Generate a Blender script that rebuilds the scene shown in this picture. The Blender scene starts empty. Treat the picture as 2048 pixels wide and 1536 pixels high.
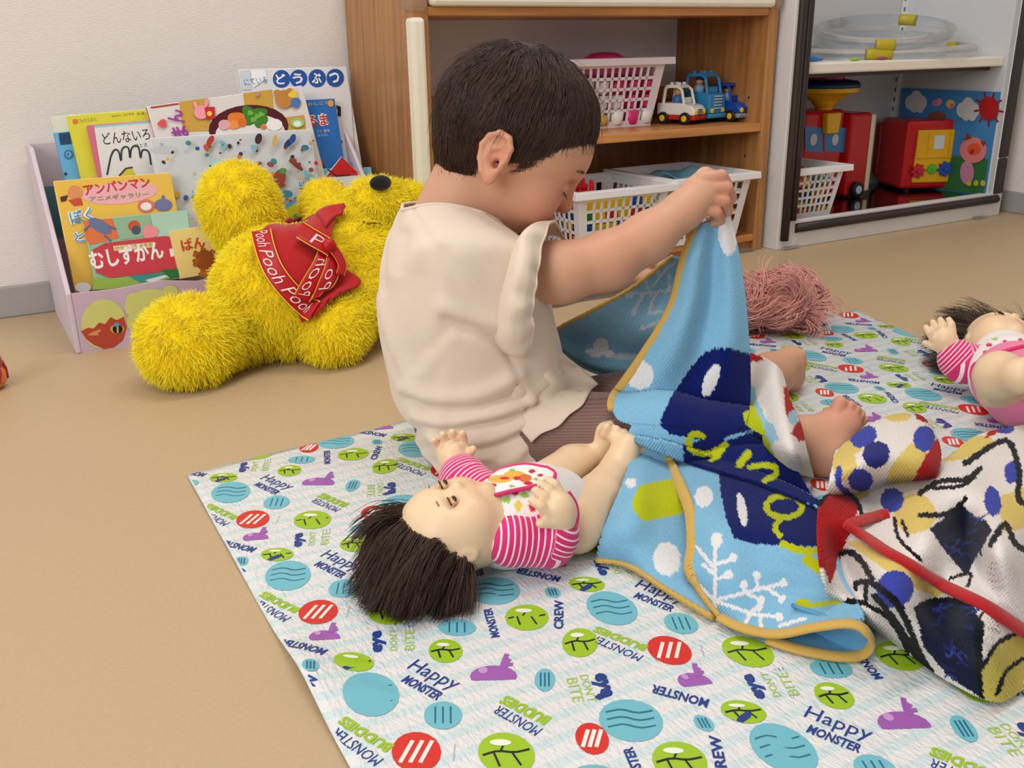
import bpy, math, random
import numpy as np
from mathutils import Vector, Matrix
from mathutils.geometry import tessellate_polygon
from mathutils.bvhtree import BVHTree

random.seed(7); RNG = np.random.default_rng(7)
scene = bpy.context.scene
COL = scene.collection
# ---------------------------------------------------------------- camera
H = 0.47; FPX = 1900.0
_a, _p, _r = [math.radians(v) for v in (29.96, 19.81, -0.92)]
FW = np.array([math.sin(_a)*math.cos(_p), math.cos(_a)*math.cos(_p), -math.sin(_p)])
_rt = np.array([math.cos(_a), -math.sin(_a), 0.0]); _up = np.cross(_rt, FW)
RT = math.cos(_r)*_rt + math.sin(_r)*_up
UP = -math.sin(_r)*_rt + math.cos(_r)*_up
EYE = np.array([0, 0, H])
cam_d = bpy.data.cameras.new('camera'); cam = bpy.data.objects.new('camera', cam_d); COL.objects.link(cam)
cam_d.sensor_width = 36; cam_d.lens = FPX/2048*36; cam_d.clip_start = 0.02
cam.matrix_world = Matrix(((RT[0], UP[0], -FW[0], 0), (RT[1], UP[1], -FW[1], 0), (RT[2], UP[2], -FW[2], H), (0, 0, 0, 1)))
scene.camera = cam
# ---------------------------------------------------------------- light
scene.view_settings.view_transform = 'Standard'; scene.view_settings.look = 'None'
scene.view_settings.gamma = 1; scene.view_settings.use_curve_mapping = False
scene.view_settings.exposure = 0.0
w = bpy.data.worlds.new('world'); scene.world = w; w.use_nodes = True
w.node_tree.nodes['Background'].inputs[0].default_value = (0.95, 0.97, 1.0, 1)
w.node_tree.nodes['Background'].inputs[1].default_value = 0.36
def area(name, loc, target, sx, sy, power, col=(1, 1, 1)):
    d = bpy.data.lights.new(name, 'AREA'); d.shape = 'RECTANGLE'; d.size = sx; d.size_y = sy; d.energy = power; d.color = col
    o = bpy.data.objects.new(name, d); COL.objects.link(o); o.location = loc
    o.rotation_euler = (Vector(target)-Vector(loc)).to_track_quat('-Z', 'Y').to_euler(); return o
area('ceiling_lamp', (0.9, 1.0, 2.36), (0.9, 1.0, 0), 1.3, 0.35, 17, (1.0, 0.97, 0.93))
area('ceiling_lamp', (-0.6, 0.3, 2.36), (-0.6, 0.3, 0), 1.3, 0.35, 14, (1.0, 0.97, 0.93))
area('window_daylight', (-2.2, -0.6, 1.5), (0.6, 1.3, 0.3), 1.6, 1.5, 44, (1.0, 0.985, 0.97))

# ---------------------------------------------------------------- pixel -> place
def ray(x, y): return FW + (x-1024)/FPX*RT - (y-768)/FPX*UP
def at(x, y, d): return EYE + d*ray(x, y)
def fl(x, y, z=0.0):
    d = ray(x, y); return EYE + (z-H)/d[2]*d
def onY(x, y, Y):
    d = ray(x, y); return EYE + Y/d[1]*d
def onX(x, y, X):
    d = ray(x, y); return EYE + X/d[0]*d
def onP(x, y, O, N):
    d = ray(x, y); return EYE + np.dot(np.asarray(O)-EYE, N)/np.dot(d, N)*d
def pr(P):
    P = np.asarray(P)-EYE; z = P@FW
    return np.stack([1024+FPX*(P@RT)/z, 768-FPX*(P@UP)/z], -1)
def nrm(v): v = np.asarray(v, float); return v/np.linalg.norm(v)

# ---------------------------------------------------------------- materials
def lin(c):
    c = np.asarray(c, float)/255
    return tuple(np.where(c <= 0.04045, c/12.92, ((c+0.055)/1.055)**2.4))
_M = {}
def mat(name, c=(200, 200, 200), rough=0.5, metal=0, noise=None, bump=None, coat=0, trans=0, sheen=0, sss=0, attr=None, ior=1.45, alpha=1, spec=0.5, stripes=None, hairvar=0, qstripe=None):
    if name in _M: return _M[name]
    m = bpy.data.materials.new(name); _M[name] = m; m.use_nodes = True
    nt = m.node_tree; N = nt.nodes; L = nt.links; b = N['Principled BSDF']; I = b.inputs
    col = (*lin(c), 1)
    I['Base Color'].default_value = col; I['Roughness'].default_value = rough; I['Metallic'].default_value = metal
    I['Coat Weight'].default_value = coat; I['Transmission Weight'].default_value = trans; I['IOR'].default_value = ior
    I['Sheen Weight'].default_value = sheen; I['Alpha'].default_value = alpha; I['Specular IOR Level'].default_value = spec
    if sheen: I['Sheen Roughness'].default_value = 0.5
    if sss:
        I['Subsurface Weight'].default_value = sss; I['Subsurface Radius'].default_value = (0.012, 0.005, 0.003); I['Subsurface Scale'].default_value = 0.5
    tc = N.new('ShaderNodeTexCoord'); src = None
    if attr:
        a = N.new('ShaderNodeAttribute'); a.attribute_name = attr; src = a.outputs['Color']
    if qstripe:   # (attribute, colour2, width): stripes that follow a limb
        a = N.new('ShaderNodeAttribute'); a.attribute_name = qstripe[0]; fr = N.new('ShaderNodeMath'); fr.operation = 'FRACT'; L.new(a.outputs['Fac'], fr.inputs[0])
        ls = N.new('ShaderNodeMath'); ls.operation = 'LESS_THAN'; ls.inputs[1].default_value = qstripe[2]; L.new(fr.outputs[0], ls.inputs[0])
        mx = N.new('ShaderNodeMix'); mx.data_type = 'RGBA'; L.new(ls.outputs[0], mx.inputs[0]); mx.inputs[6].default_value = col; mx.inputs[7].default_value = (*lin(qstripe[1]), 1); src = mx.outputs[2]
    if stripes:   # (axis vector, period, colour2, width)
        d, per, c2, wd = stripes
        dp = N.new('ShaderNodeVectorMath'); dp.operation = 'DOT_PRODUCT'; dp.inputs[1].default_value = tuple(np.asarray(d, float)/per)
        L.new(tc.outputs['Object'], dp.inputs[0])
        fr = N.new('ShaderNodeMath'); fr.operation = 'FRACT'; L.new(dp.outputs['Value'], fr.inputs[0])
        ls = N.new('ShaderNodeMath'); ls.operation = 'LESS_THAN'; ls.inputs[1].default_value = wd; L.new(fr.outputs[0], ls.inputs[0])
        mx = N.new('ShaderNodeMix'); mx.data_type = 'RGBA'; L.new(ls.outputs[0], mx.inputs[0]); mx.inputs[6].default_value = col; mx.inputs[7].default_value = (*lin(c2), 1)
        src = mx.outputs[2]
    if noise or hairvar:
        if hairvar:
            hi = N.new('ShaderNodeHairInfo'); f = hi.outputs['Random']; am = hairvar
            if noise:
                n = N.new('ShaderNodeTexNoise'); n.inputs['Scale'].default_value = noise[0]; L.new(tc.outputs['Object'], n.inputs[0])
                ma = N.new('ShaderNodeMath'); ma.operation = 'MULTIPLY_ADD'; ma.inputs[1].default_value = noise[1]; L.new(n.outputs['Fac'], ma.inputs[0]); L.new(f, ma.inputs[2]); sb = N.new('ShaderNodeMath'); sb.operation = 'SUBTRACT'; sb.inputs[1].default_value = noise[1]/2; L.new(ma.outputs[0], sb.inputs[0]); f = sb.outputs[0]
        else:
            n = N.new('ShaderNodeTexNoise'); n.inputs['Scale'].default_value = noise[0]; n.inputs['Detail'].default_value = 3
            if len(noise) > 2:
                mp = N.new('ShaderNodeMapping'); mp.inputs['Scale'].default_value = noise[2]; L.new(tc.outputs['Object'], mp.inputs[0]); L.new(mp.outputs[0], n.inputs[0])
            else: L.new(tc.outputs['Object'], n.inputs[0])
            f = n.outputs['Fac']; am = noise[1]
        mr = N.new('ShaderNodeMapRange'); mr.inputs[1].default_value = 0.25 if not hairvar else 0; mr.inputs[2].default_value = 0.75 if not hairvar else 1
        mr.inputs[3].default_value = 1-am; mr.inputs[4].default_value = 1+am; L.new(f, mr.inputs[0])
        vm = N.new('ShaderNodeVectorMath'); vm.operation = 'SCALE'; L.new(mr.outputs[0], vm.inputs['Scale'])
        if src is not None: L.new(src, vm.inputs[0])
        else: vm.inputs[0].default_value = col[:3]
        src = vm.outputs[0]
    if src is not None: L.new(src, I['Base Color'])
    if bump:
        n = N.new('ShaderNodeTexNoise'); n.inputs['Scale'].default_value = bump[0]; n.inputs['Detail'].default_value = 4
        if len(bump) > 2:
            mp = N.new('ShaderNodeMapping'); mp.inputs['Scale'].default_value = bump[2]; L.new(tc.outputs['Object'], mp.inputs[0]); L.new(mp.outputs[0], n.inputs[0])
        else: L.new(tc.outputs['Object'], n.inputs[0])
        bp = N.new('ShaderNodeBump'); bp.inputs['Strength'].default_value = bump[1]; bp.inputs['Distance'].default_value = 0.002
        L.new(n.outputs['Fac'], bp.inputs['Height']); L.new(bp.outputs[0], I['Normal'])
    return m
def pm(c, rough=0.35):      # printed ink / plain plastic of one colour
    return mat('colour_%02x%02x%02x_%d' % (*[int(v) for v in c], int(rough*100)), c, rough)

# ---------------------------------------------------------------- mesh building
class MB:
    def __init__(s): s.v = []; s.f = []; s.m = []; s.mats = []
    def mi(s, m):
        if m is None: return 0
        if m not in s.mats: s.mats.append(m)
        return s.mats.index(m)
    def add(s, V, F, m=None):
        o = len(s.v); s.v += [tuple(map(float, p)) for p in V]; k = s.mi(m)
        for f in F: s.f.append([i+o for i in f]); s.m.append(k)
    def box(s, c, sz, R=None, m=None):
        c = np.asarray(c, float); h = np.asarray(sz, float)/2
        V = np.array([[x, y, z] for x in (-1, 1) for y in (-1, 1) for z in (-1, 1)])*h
        if R is not None: V = V@np.asarray(R).T
        s.add(V+c, [(0, 1, 3, 2), (4, 6, 7, 5), (0, 4, 5, 1), (2, 3, 7, 6), (0, 2, 6, 4), (1, 5, 7, 3)], m)
    def b2(s, lo, hi, m=None):
        lo = np.asarray(lo, float); hi = np.asarray(hi, float); s.box((lo+hi)/2, hi-lo, None, m)
    def tube(s, pts, r, n=8, m=None, closed=False, flat=1.0, ref=None):
        P = np.asarray(pts, float); k = len(P); r = np.broadcast_to(np.asarray(r, float), (k,))
        if closed: T = np.roll(P, -1, 0)-np.roll(P, 1, 0)
        else: T = np.gradient(P, axis=0)
        T /= np.linalg.norm(T, axis=1)[:, None]+1e-12
        u = nrm(np.cross(T[0], ref if ref is not None else ([0, 0, 1] if abs(T[0][2]) < 0.9 else [1, 0, 0]))); V = []
        for i in range(k):
            u = u-T[i]*(u@T[i]); u /= np.linalg.norm(u)+1e-12; w_ = np.cross(T[i], u)
            for j in range(n):
                t = 2*math.pi*j/n; V.append(P[i]+r[i]*(math.cos(t)*u+flat*math.sin(t)*w_))
        F = []
        for i in range(k if closed else k-1):
            a = i*n; b_ = ((i+1) % k)*n
            for j in range(n): F.append((a+j, a+(j+1) % n, b_+(j+1) % n, b_+j))
        if not closed: F.append(tuple(range(n-1, -1, -1))); F.append(tuple(range((k-1)*n, k*n)))
        s.add(V, F, m)
    def lathe(s, prof, n=24, O=(0, 0, 0), R=None, m=None):
        V = []
        for r, z in prof:
            for j in range(n):
                t = 2*math.pi*j/n; V.append((r*math.cos(t), r*math.sin(t), z))
        V = np.array(V)
        if R is not None: V = V@np.asarray(R).T
        F = [(i*n+j, i*n+(j+1) % n, (i+1)*n+(j+1) % n, (i+1)*n+j) for i in range(len(prof)-1) for j in range(n)]
        F.append(tuple(range(n-1, -1, -1))); F.append(tuple(range((len(prof)-1)*n, len(prof)*n)))
        s.add(V+np.asarray(O), F, m)
    def prism(s, poly, O, U, V, N, t0, t1, m=None):
        O, U, V, N = map(np.asarray, (O, U, V, N)); k = len(poly)
        A = [O+U*a+V*b+N*t0 for a, b in poly]+[O+U*a+V*b+N*t1 for a, b in poly]
        tri = tessellate_polygon([[Vector((a, b, 0)) for a, b in poly]])
        F = [(i, (i+1) % k, k+(i+1) % k, k+i) for i in range(k)]+[tuple(x+k for x in t) for t in tri]+[tuple(reversed(t)) for t in tri]
        s.add(A, F, m)
    def grid(s, P, m=None, wrap=False):
        n, k = P.shape[:2]
        F = [(i*k+j, i*k+(j+1) % k, (i+1)*k+(j+1) % k, (i+1)*k+j) for i in range(n-1) for j in range(k if wrap else k-1)]
        s.add(P.reshape(-1, 3), F, m)
    def ball(s, c, r, R=None, m=None, n=12):
        V = []; F = []; r = np.broadcast_to(np.asarray(r, float), (3,)); k = n//2
        for i in range(k+1):
            t = math.pi*i/k
            for j in range(n):
                p = 2*math.pi*j/n; V.append((math.sin(t)*math.cos(p), math.sin(t)*math.sin(p), math.cos(t)))
        V = np.array(V)*r
        if R is not None: V = V@np.asarray(R).T
        for i in range(k):
            for j in range(n): F.append((i*n+j, (i+1)*n+j, (i+1)*n+(j+1) % n, i*n+(j+1) % n))
        s.add(V+np.asarray(c), F, m)
    def build(s, name, m=None, parent=None, smooth=False, bevel=0, solid=0, **kw):
        me = bpy.data.meshes.new(name); me.from_pydata(s.v, [], s.f)
        if s.mats:
            for q in s.mats: me.materials.append(q)
            me.polygons.foreach_set('material_index', s.m)
        elif m: me.materials.append(m)
        if smooth: me.polygons.foreach_set('use_smooth', [True]*len(me.polygons))
        me.update(); return link(name, me, parent, bevel, solid, **kw)
def link(name, data, parent=None, bevel=0, solid=0, label=None, cat=None, group=None, kind=None):
    o = bpy.data.objects.new(name, data); COL.objects.link(o); setp(o, parent)
    if solid:
        q = o.modifiers.new('solid', 'SOLIDIFY'); q.thickness = solid; q.offset = 0
    if bevel:
        q = o.modifiers.new('bevel', 'BEVEL'); q.width = bevel; q.segments = 2; q.limit_method = 'ANGLE'; q.harden_normals = False
    return tag(o, label, cat, group, kind)
def setp(o, parent):
    if parent is not None:
        o.parent = parent
        if parent.parent is None: o.matrix_parent_inverse = Matrix.Translation(-parent.location)
def tag(o, label=None, cat=None, group=None, kind=None):
    for k, v in (('label', label), ('category', cat), ('group', group), ('kind', kind)):
        if v: o[k] = v
    return o
def thing(name, label, cat, loc=(0, 0, 0), group=None):
    o = bpy.data.objects.new(name, None); COL.objects.link(o); o.location = [float(v) for v in loc]; o.empty_display_size = 0.02
    return tag(o, label, cat, group)
def dup(o, parent=None):
    c = o.copy(); COL.objects.link(c); c.parent = parent
    for ch in o.children: dup(ch, c)
    return c
def quick(V, F, name, m, parent=None, smooth=True, cols=None, q=None, **kw):   # numpy mesh
    me = bpy.data.meshes.new(name); V = np.asarray(V, np.float32)
    me.from_pydata(V.tolist(), [], F.tolist() if hasattr(F, 'tolist') else F)
    if m: me.materials.append(m)
    if cols is not None:
        ca = me.color_attributes.new('col', 'FLOAT_COLOR', 'POINT'); ca.data.foreach_set('color', np.c_[cols, np.ones(len(cols))].astype(np.float32).ravel())
    if q is not None: me.attributes.new('q', 'FLOAT', 'POINT').data.foreach_set('value', np.asarray(q, np.float32))
    if smooth: me.polygons.foreach_set('use_smooth', [True]*len(me.polygons))
    me.update(); return link(name, me, parent, **kw)

# flat prints: shapes and lettering laid on a plane, given in any 2-D frame of that plane
_T = {}
def text_mesh(s, bold=0.0):
    if (s, bold) in _T: return _T[s, bold]
    cu = bpy.data.curves.new('lettering', 'FONT'); cu.body = s; cu.size = 1; cu.resolution_u = 2; cu.offset = bold; cu.fill_mode = 'FRONT'
    o = bpy.data.objects.new('lettering', cu); COL.objects.link(o)
    bpy.context.view_layer.update()
    me = bpy.data.meshes.new_from_object(o.evaluated_get(bpy.context.evaluated_depsgraph_get()))
    V = np.array([v.co[:2] for v in me.vertices]); F = [tuple(p.vertices) for p in me.polygons]
    bpy.data.objects.remove(o); bpy.data.curves.remove(cu); bpy.data.meshes.remove(me)
    if len(V):
        lo, hi = V.min(0), V.max(0); V = (V-lo)/np.maximum(hi-lo, 1e-6)
    _T[s, bold] = (V, F); return V, F
class Flat:
    def __init__(s, O, U, V, to=None):
        s.O, s.U, s.V = map(lambda q: np.asarray(q, float), (O, U, V)); s.N = nrm(np.cross(s.U, s.V)); s.mb = MB(); s.k = 0; s.step = 0.00012; s.warp = None
    def px(s, x, y):
        d = onP(x, y, s.O, s.N)-s.O; return np.array([d@s.U, d@s.V])
    def put(s, P2, F, c, rough=0.35):
        s.k += 1; P2 = np.asarray(P2, float)
        P = s.O+P2[:, :1]*s.U+P2[:, 1:2]*s.V
        if s.warp is not None: P = s.warp(P)
        P = P+s.N*(0.0004+s.step*s.k)
        s.mb.add(P, F, c if not isinstance(c, tuple) else pm(c, rough))
    def poly(s, pts, c, isuv=False):
        q = pts if isuv else [s.px(*p) for p in pts]
        s.put(q, tessellate_polygon([[Vector((p[0], p[1], 0)) for p in q]]), c)
    def ell(s, cx, cy, rx, ry, c, rot=0, isuv=False, n=24, blob=0):
        t = np.linspace(0, 2*math.pi, n, endpoint=False); k = 1+blob*np.sin(3*t+1.3*rx)
        x = rx*np.cos(t)*k; y = ry*np.sin(t)*k; r = math.radians(rot)
        q = [(cx+a*math.cos(r)-b*math.sin(r), cy+a*math.sin(r)+b*math.cos(r)) for a, b in zip(x, y)]
        q = q if isuv else [s.px(*p) for p in q]
        s.put(q, [tuple(range(n))] if not s.warp else [(0, i, i+1) for i in range(1, n-1)], c)
    def line(s, pts, wd, c, isuv=False):
        q = np.array(pts if isuv else [s.px(*p) for p in pts], float)
        t = np.gradient(q, axis=0); t /= np.linalg.norm(t, axis=1)[:, None]+1e-9; nn = np.c_[-t[:, 1], t[:, 0]]*wd/2
        k = len(q); s.put(np.r_[q+nn, q-nn], [(i, i+1, k+i+1, k+i) for i in range(k-1)], c)
    def text(s, t, p0, p1, h, c, bold=0.0, isuv=False):
        V, F = text_mesh(t, bold)
        if not len(V): return
        a, b = (np.array(p, float) if isuv else s.px(*p) for p in (p0, p1)); e = b-a
        if not isuv: h = h*np.linalg.norm(e)/math.dist(p0, p1)
        n = nrm([-e[1], e[0]])
        s.put(a+V[:, :1]*e+V[:, 1:2]*n*h, F, c)
    def rect(s, u0, v0, u1, v1, c): s.poly([(u0, v0), (u1, v0), (u1, v1), (u0, v1)], c, True)
    def build(s, name, parent): return s.mb.build(name, None, parent, kind='stuff') if s.mb.v else None

# ---------------------------------------------------------------- soft forms: smooth union of round cones and ellipsoids, surfaced
class Soft:
    def __init__(s, lo, hi, h):
        s.lo = np.asarray(lo, float); s.h = h; s.n = np.ceil((np.asarray(hi)-s.lo)/h).astype(int)+1
        s.ax = [s.lo[i]+h*np.arange(s.n[i]) for i in range(3)]; s.D = np.full(s.n, 0.05, np.float32)
    def _sub(s, lo, hi, pad):
        a = np.clip(((np.asarray(lo)-pad-s.lo)/s.h).astype(int), 0, s.n-1); b = np.clip(((np.asarray(hi)+pad-s.lo)/s.h).astype(int)+2, 0, s.n)
        sl = tuple(slice(i, j) for i, j in zip(a, b))
        return sl, np.stack(np.meshgrid(*[s.ax[i][sl[i]] for i in range(3)], indexing='ij'), -1)
    def _mix(s, sl, d, k):
        o = s.D[sl]
        if k <= 0: s.D[sl] = np.minimum(o, d); return
        t = np.clip(0.5+0.5*(o-d)/k, 0, 1); s.D[sl] = o*(1-t)+d*t-k*t*(1-t)
    def cap(s, a, b, ra, rb, k=0.012):
        a = np.asarray(a, float); b = np.asarray(b, float); R = max(ra, rb)
        sl, P = s._sub(np.minimum(a, b)-R, np.maximum(a, b)+R, k+0.01); ab = b-a
        t = np.clip(((P-a)@ab)/(ab@ab+1e-12), 0, 1)
        s._mix(sl, np.linalg.norm(P-a-t[..., None]*ab, axis=-1)-(ra+(rb-ra)*t), k)
    def chain(s, pts, rs, k=0.01):
        for i in range(len(pts)-1): s.cap(pts[i], pts[i+1], rs[i], rs[i+1], k)
    def _ell(s, c, r, R, pad):
        c = np.asarray(c, float); r = np.broadcast_to(np.asarray(r, float), (3,)); m = r.max()
        sl, P = s._sub(c-m, c+m, pad); Q = (P-c) if R is None else (P-c)@np.asarray(R)
        k0 = np.linalg.norm(Q/r, axis=-1); k1 = np.linalg.norm(Q/(r*r), axis=-1)
        return sl, k0*(k0-1)/np.maximum(k1, 1e-9)
    def ell(s, c, r, R=None, k=0.015):
        sl, d = s._ell(c, r, R, k+0.01); s._mix(sl, d, k)
    def cut(s, c, r, R=None, k=0.004):
        sl, d = s._ell(c, r, R, k+0.004); o = s.D[sl]; d = -d
        t = np.clip(0.5-0.5*(o-d)/k, 0, 1); s.D[sl] = o*(1-t)+d*t+k*t*(1-t)
    def cutcap(s, a, b, r, k=0.003):
        a = np.asarray(a, float); b = np.asarray(b, float); sl, P = s._sub(np.minimum(a, b)-r, np.maximum(a, b)+r, k+0.004); ab = b-a
        t = np.clip(((P-a)@ab)/(ab@ab+1e-12), 0, 1); d = -(np.linalg.norm(P-a-t[..., None]*ab, axis=-1)-r); o = s.D[sl]
        t = np.clip(0.5-0.5*(o-d)/k, 0, 1); s.D[sl] = o*(1-t)+d*t+k*t*(1-t)
    def mesh(s, smooth=2):
        D = s.D; ins = D < 0; n = np.array(D.shape)-1; base = None
        cnt = np.zeros(n, np.int8); S = {}
        for c in np.ndindex(2, 2, 2):
            sl = tuple(slice(c[i], c[i]+n[i]) for i in range(3)); S[c] = sl; cnt += ins[sl]
        act = (cnt > 0) & (cnt < 8); idx = np.full(n, -1, np.int64); ijk = np.argwhere(act); idx[act] = np.arange(len(ijk))
        acc = np.zeros((len(ijk), 3)); num = np.zeros(len(ijk)); vals = {c: D[tuple((ijk+c).T)] for c in S}
        for c in S:
            for a in range(3):
                if c[a]: continue
                e = list(c); e[a] = 1; e = tuple(e); v0, v1 = vals[c], vals[e]; x = (v0 < 0) != (v1 < 0)
                t = np.where(x, v0/(v0-v1+1e-20), 0); p = np.tile(np.array(c, float), (len(ijk), 1)); p[:, a] = t
                acc += p*x[:, None]; num += x
        V = s.lo+s.h*(ijk+acc/num[:, None]); F = []
        for a in range(3):
            b, c = (a+1) % 3, (a+2) % 3
            s0 = [slice(1, -1)]*3; s0[a] = slice(0, -1); s1 = list(s0); s1[a] = slice(1, None)
            A, B = ins[tuple(s0)], ins[tuple(s1)]
            for flip, msk in ((False, A & ~B), (True, ~A & B)):
                e = np.argwhere(msk); off = np.ones(3, int); off[a] = 0; e = e+off
                q = []
                for db, dc in ((1, 1), (0, 1), (0, 0), (1, 0)):
                    g = e.copy(); g[:, b] -= db; g[:, c] -= dc; q.append(idx[tuple(g.T)])
                q = np.stack(q, 1); F.append(q[:, ::-1] if flip else q)
        F = np.concatenate(F)
        for _ in range(smooth):
            A = np.zeros_like(V); C = np.zeros(len(V))
            for i in range(4):
                np.add.at(A, F[:, i], V[F[:, (i+1) % 4]]+V[F[:, (i-1) % 4]]); np.add.at(C, F[:, i], 2)
            V = 0.5*V+0.5*A/np.maximum(C, 1)[:, None]
        return V, F
def bvh(V, F): return BVHTree.FromPolygons([tuple(map(float, v)) for v in V], [tuple(map(int, f)) for f in F])
def drape(t, x, y, off, fall=None):      # the place on a surface seen at (x, y), lifted by off
    d = nrm(ray(x, y)); h = t.ray_cast(Vector(EYE), Vector(d))
    if h[0] is None: return None
    n = np.array(h[1]); n = n if n@d < 0 else -n
    return np.array(h[0])+off*nrm(0.6*n-0.4*d)
def strands(name, P, rad, m, parent, **kw):   # hair: P (n, k, 3)
    n, k = P.shape[:2]; hc = bpy.data.hair_curves.new(name); hc.add_curves([k]*n)
    hc.points.foreach_set('position', np.asarray(P, np.float32).ravel())
    a = hc.attributes.get('radius') or hc.attributes.new('radius', 'FLOAT', 'POINT')
    a.data.foreach_set('value', np.broadcast_to(np.asarray(rad, np.float32), (n, k)).ravel())
    hc.materials.append(m); return link(name, hc, parent, kind='stuff', **kw)
def sample(V, F, n):
    a, b, c, d = (V[F[:, i]] for i in range(4)); N = np.cross(c-a, d-b); ar = np.linalg.norm(N, axis=1); N /= ar[:, None]+1e-15
    i = RNG.choice(len(F), n, p=ar/ar.sum()); u, v = RNG.random((2, n, 1))
    return (a[i]*(1-u)+b[i]*u)*(1-v)+(d[i]*(1-u)+c[i]*u)*v, N[i]
def catmull(C, n):   # C (k, ...) -> n samples through the points
    C = np.asarray(C, float); k = len(C); t = np.linspace(0, k-1, n); i = np.minimum(t.astype(int), k-2); f = t-i
    E = np.concatenate([2*C[:1]-C[1:2], C, 2*C[-1:]-C[-2:-1]]); f = f.reshape((-1,)+(1,)*(C.ndim-1))
    p0, p1, p2, p3 = E[i], E[i+1], E[i+2], E[i+3]
    return 0.5*(2*p1+(p2-p0)*f+(2*p0-5*p1+4*p2-p3)*f*f+(3*p1-p0-3*p2+p3)*f**3)
def surf(C, n, m): return np.swapaxes(catmull(np.swapaxes(catmull(C, n), 0, 1), m), 0, 1)
# ================================================================ the room
def structure(mb, name, m, **kw): return mb.build(name, m, None, kind='structure', **kw)
YB = 1.962
WALLP = mat('wallpaper', (233, 227, 223), 0.85, bump=(260, 0.5, (0.5, 0.5, 2.2)), noise=(90, 0.015, (0.5, 0.5, 2)))
FLOORM = mat('vinyl_floor', (191, 167, 133), 0.46, bump=(420, 0.10), noise=(240, 0.03), spec=0.35)
BASEM = mat('grey_skirting', (163, 163, 160), 0.5, noise=(30, 0.03))
b = MB(); b.b2((-3, -3, -0.05), (2.75, 2.1, 0)); structure(b, 'floor', FLOORM)
b = MB(); b.b2((-3, YB, 0), (2.75, YB+0.1, 2.45)); structure(b, 'wall_back', WALLP)
b = MB(); b.b2((2.545, -3, 0), (2.65, YB, 2.45)); structure(b, 'wall_right', WALLP)
b = MB(); b.b2((-3, -3, 2.4), (2.75, 2.1, 2.45)); structure(b, 'ceiling', mat('ceiling_board', (235, 234, 230), 0.9, bump=(60, 0.3)))
b = MB(); b.b2((-3, YB-0.010, 0), (2.545, YB, 0.058)); structure(b, 'baseboard_back', BASEM, bevel=0.003)
b = MB(); b.b2((2.536, -3, 0), (2.546, YB-0.01, 0.058)); structure(b, 'baseboard_right', BASEM, bevel=0.003)

# ================================================================ wooden shelf
def wood(name, c, axis):
    m = mat(name, c, 0.42, bump=(60, 0.15, axis), coat=0.15)
    if 'grain' in m.node_tree.nodes: return m
    nt = m.node_tree; N = nt.nodes; L = nt.links; b_ = N['Principled BSDF']
    tc = N.new('ShaderNodeTexCoord'); mp = N.new('ShaderNodeMapping'); mp.inputs['Scale'].default_value = axis; L.new(tc.outputs['Object'], mp.inputs[0])
    n1 = N.new('ShaderNodeTexNoise'); n1.name = 'grain'; n1.inputs['Scale'].default_value = 16; n1.inputs['Detail'].default_value = 5; n1.inputs['Distortion'].default_value = 0.8; L.new(mp.outputs[0], n1.inputs[0])
    wv = N.new('ShaderNodeTexWave'); wv.inputs['Scale'].default_value = 11; wv.inputs['Distortion'].default_value = 7; wv.inputs['Detail'].default_value = 3; wv.bands_direction = 'DIAGONAL'; L.new(mp.outputs[0], wv.inputs[0])
    ad = N.new('ShaderNodeMath'); ad.operation = 'MULTIPLY_ADD'; L.new(wv.outputs['Fac'], ad.inputs[0]); ad.inputs[1].default_value = 0.16; L.new(n1.outputs['Fac'], ad.inputs[2])
    cr = N.new('ShaderNodeValToRGB'); e = cr.color_ramp.elements; l = np.array(lin(c))
    e[0].position = 0.3; e[0].color = (*(l*1.22), 1); e[1].position = 0.9; e[1].color = (*(l*np.array([0.62, 0.54, 0.48])), 1)
    L.new(ad.outputs[0], cr.inputs[0]); L.new(cr.outputs[0], b_.inputs['Base Color']); return m
WV = wood('pine_upright', (177, 126, 74), (2.2, 2.2, 0.14)); WH = wood('pine_board', (196, 136, 76), (0.14, 2.2, 2.2)); WD = wood('brown_back_board', (150, 97, 55), (2.0, 2.0, 0.16))
XL, XR, YF, YR = 0.747, 1.624, 1.626, 1.948
sh = thing('open_shelf', 'wooden open shelf with white foam edge guards holding baskets and toy cars', 'shelf', ((XL+XR)/2, 1.79, 0))
b = MB(); b.b2((XL, YF, 0), (XL+0.032, YR, 0.60)); b.build('side_panel', WV, sh, bevel=0.002)
b = MB(); b.b2((XR-0.026, YF, 0), (XR, YR, 0.60)); b.build('side_panel', WV, sh, bevel=0.002)
xi, xo = XL+0.032, XR-0.026
b = MB(); b.b2((xi, YF+0.002, 0.515), (xo, YR, 0.531)); b.build('top_board', WH, sh, bevel=0.002)
b = MB(); b.b2((xi, YF+0.02, 0.585), (xo, YR, 0.599)); b.build('top_board', WH, sh, bevel=0.002)
b = MB(); b.b2((xi, YF+0.002, 0.271), (xo, YR, 0.289)); b.build('middle_board', WH, sh, bevel=0.002)
b = MB(); b.b2((xi, YF+0.002, 0.022), (xo, YR, 0.038)); b.build('bottom_board', WH, sh, bevel=0.002)
b = MB(); b.b2((xi, YF+0.012, 0.0), (xo, YF+0.028, 0.022)); b.build('kick_board', WH, sh)
b = MB(); b.b2((xi, YR-0.012, 0.362), (xo, YR-0.004, 0.515)); b.build('back_panel', mat('white_back_board', (226, 222, 222), 0.6), sh, label='white upper back panel')
b = MB(); b.b2((xi, YR-0.02, 0.322), (xo, YR-0.004, 0.362)); b.build('back_rail', WH, sh)
b = MB(); b.b2((xi, YR-0.014, 0.289), (xo, YR-0.006, 0.322)); b.build('back_panel', WD, sh)
b = MB(); b.b2((xi, YR-0.014, 0.038), (xo, YR-0.006, 0.271)); b.build('back_panel', WD, sh, label='brown wooden lower back panel')
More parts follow.
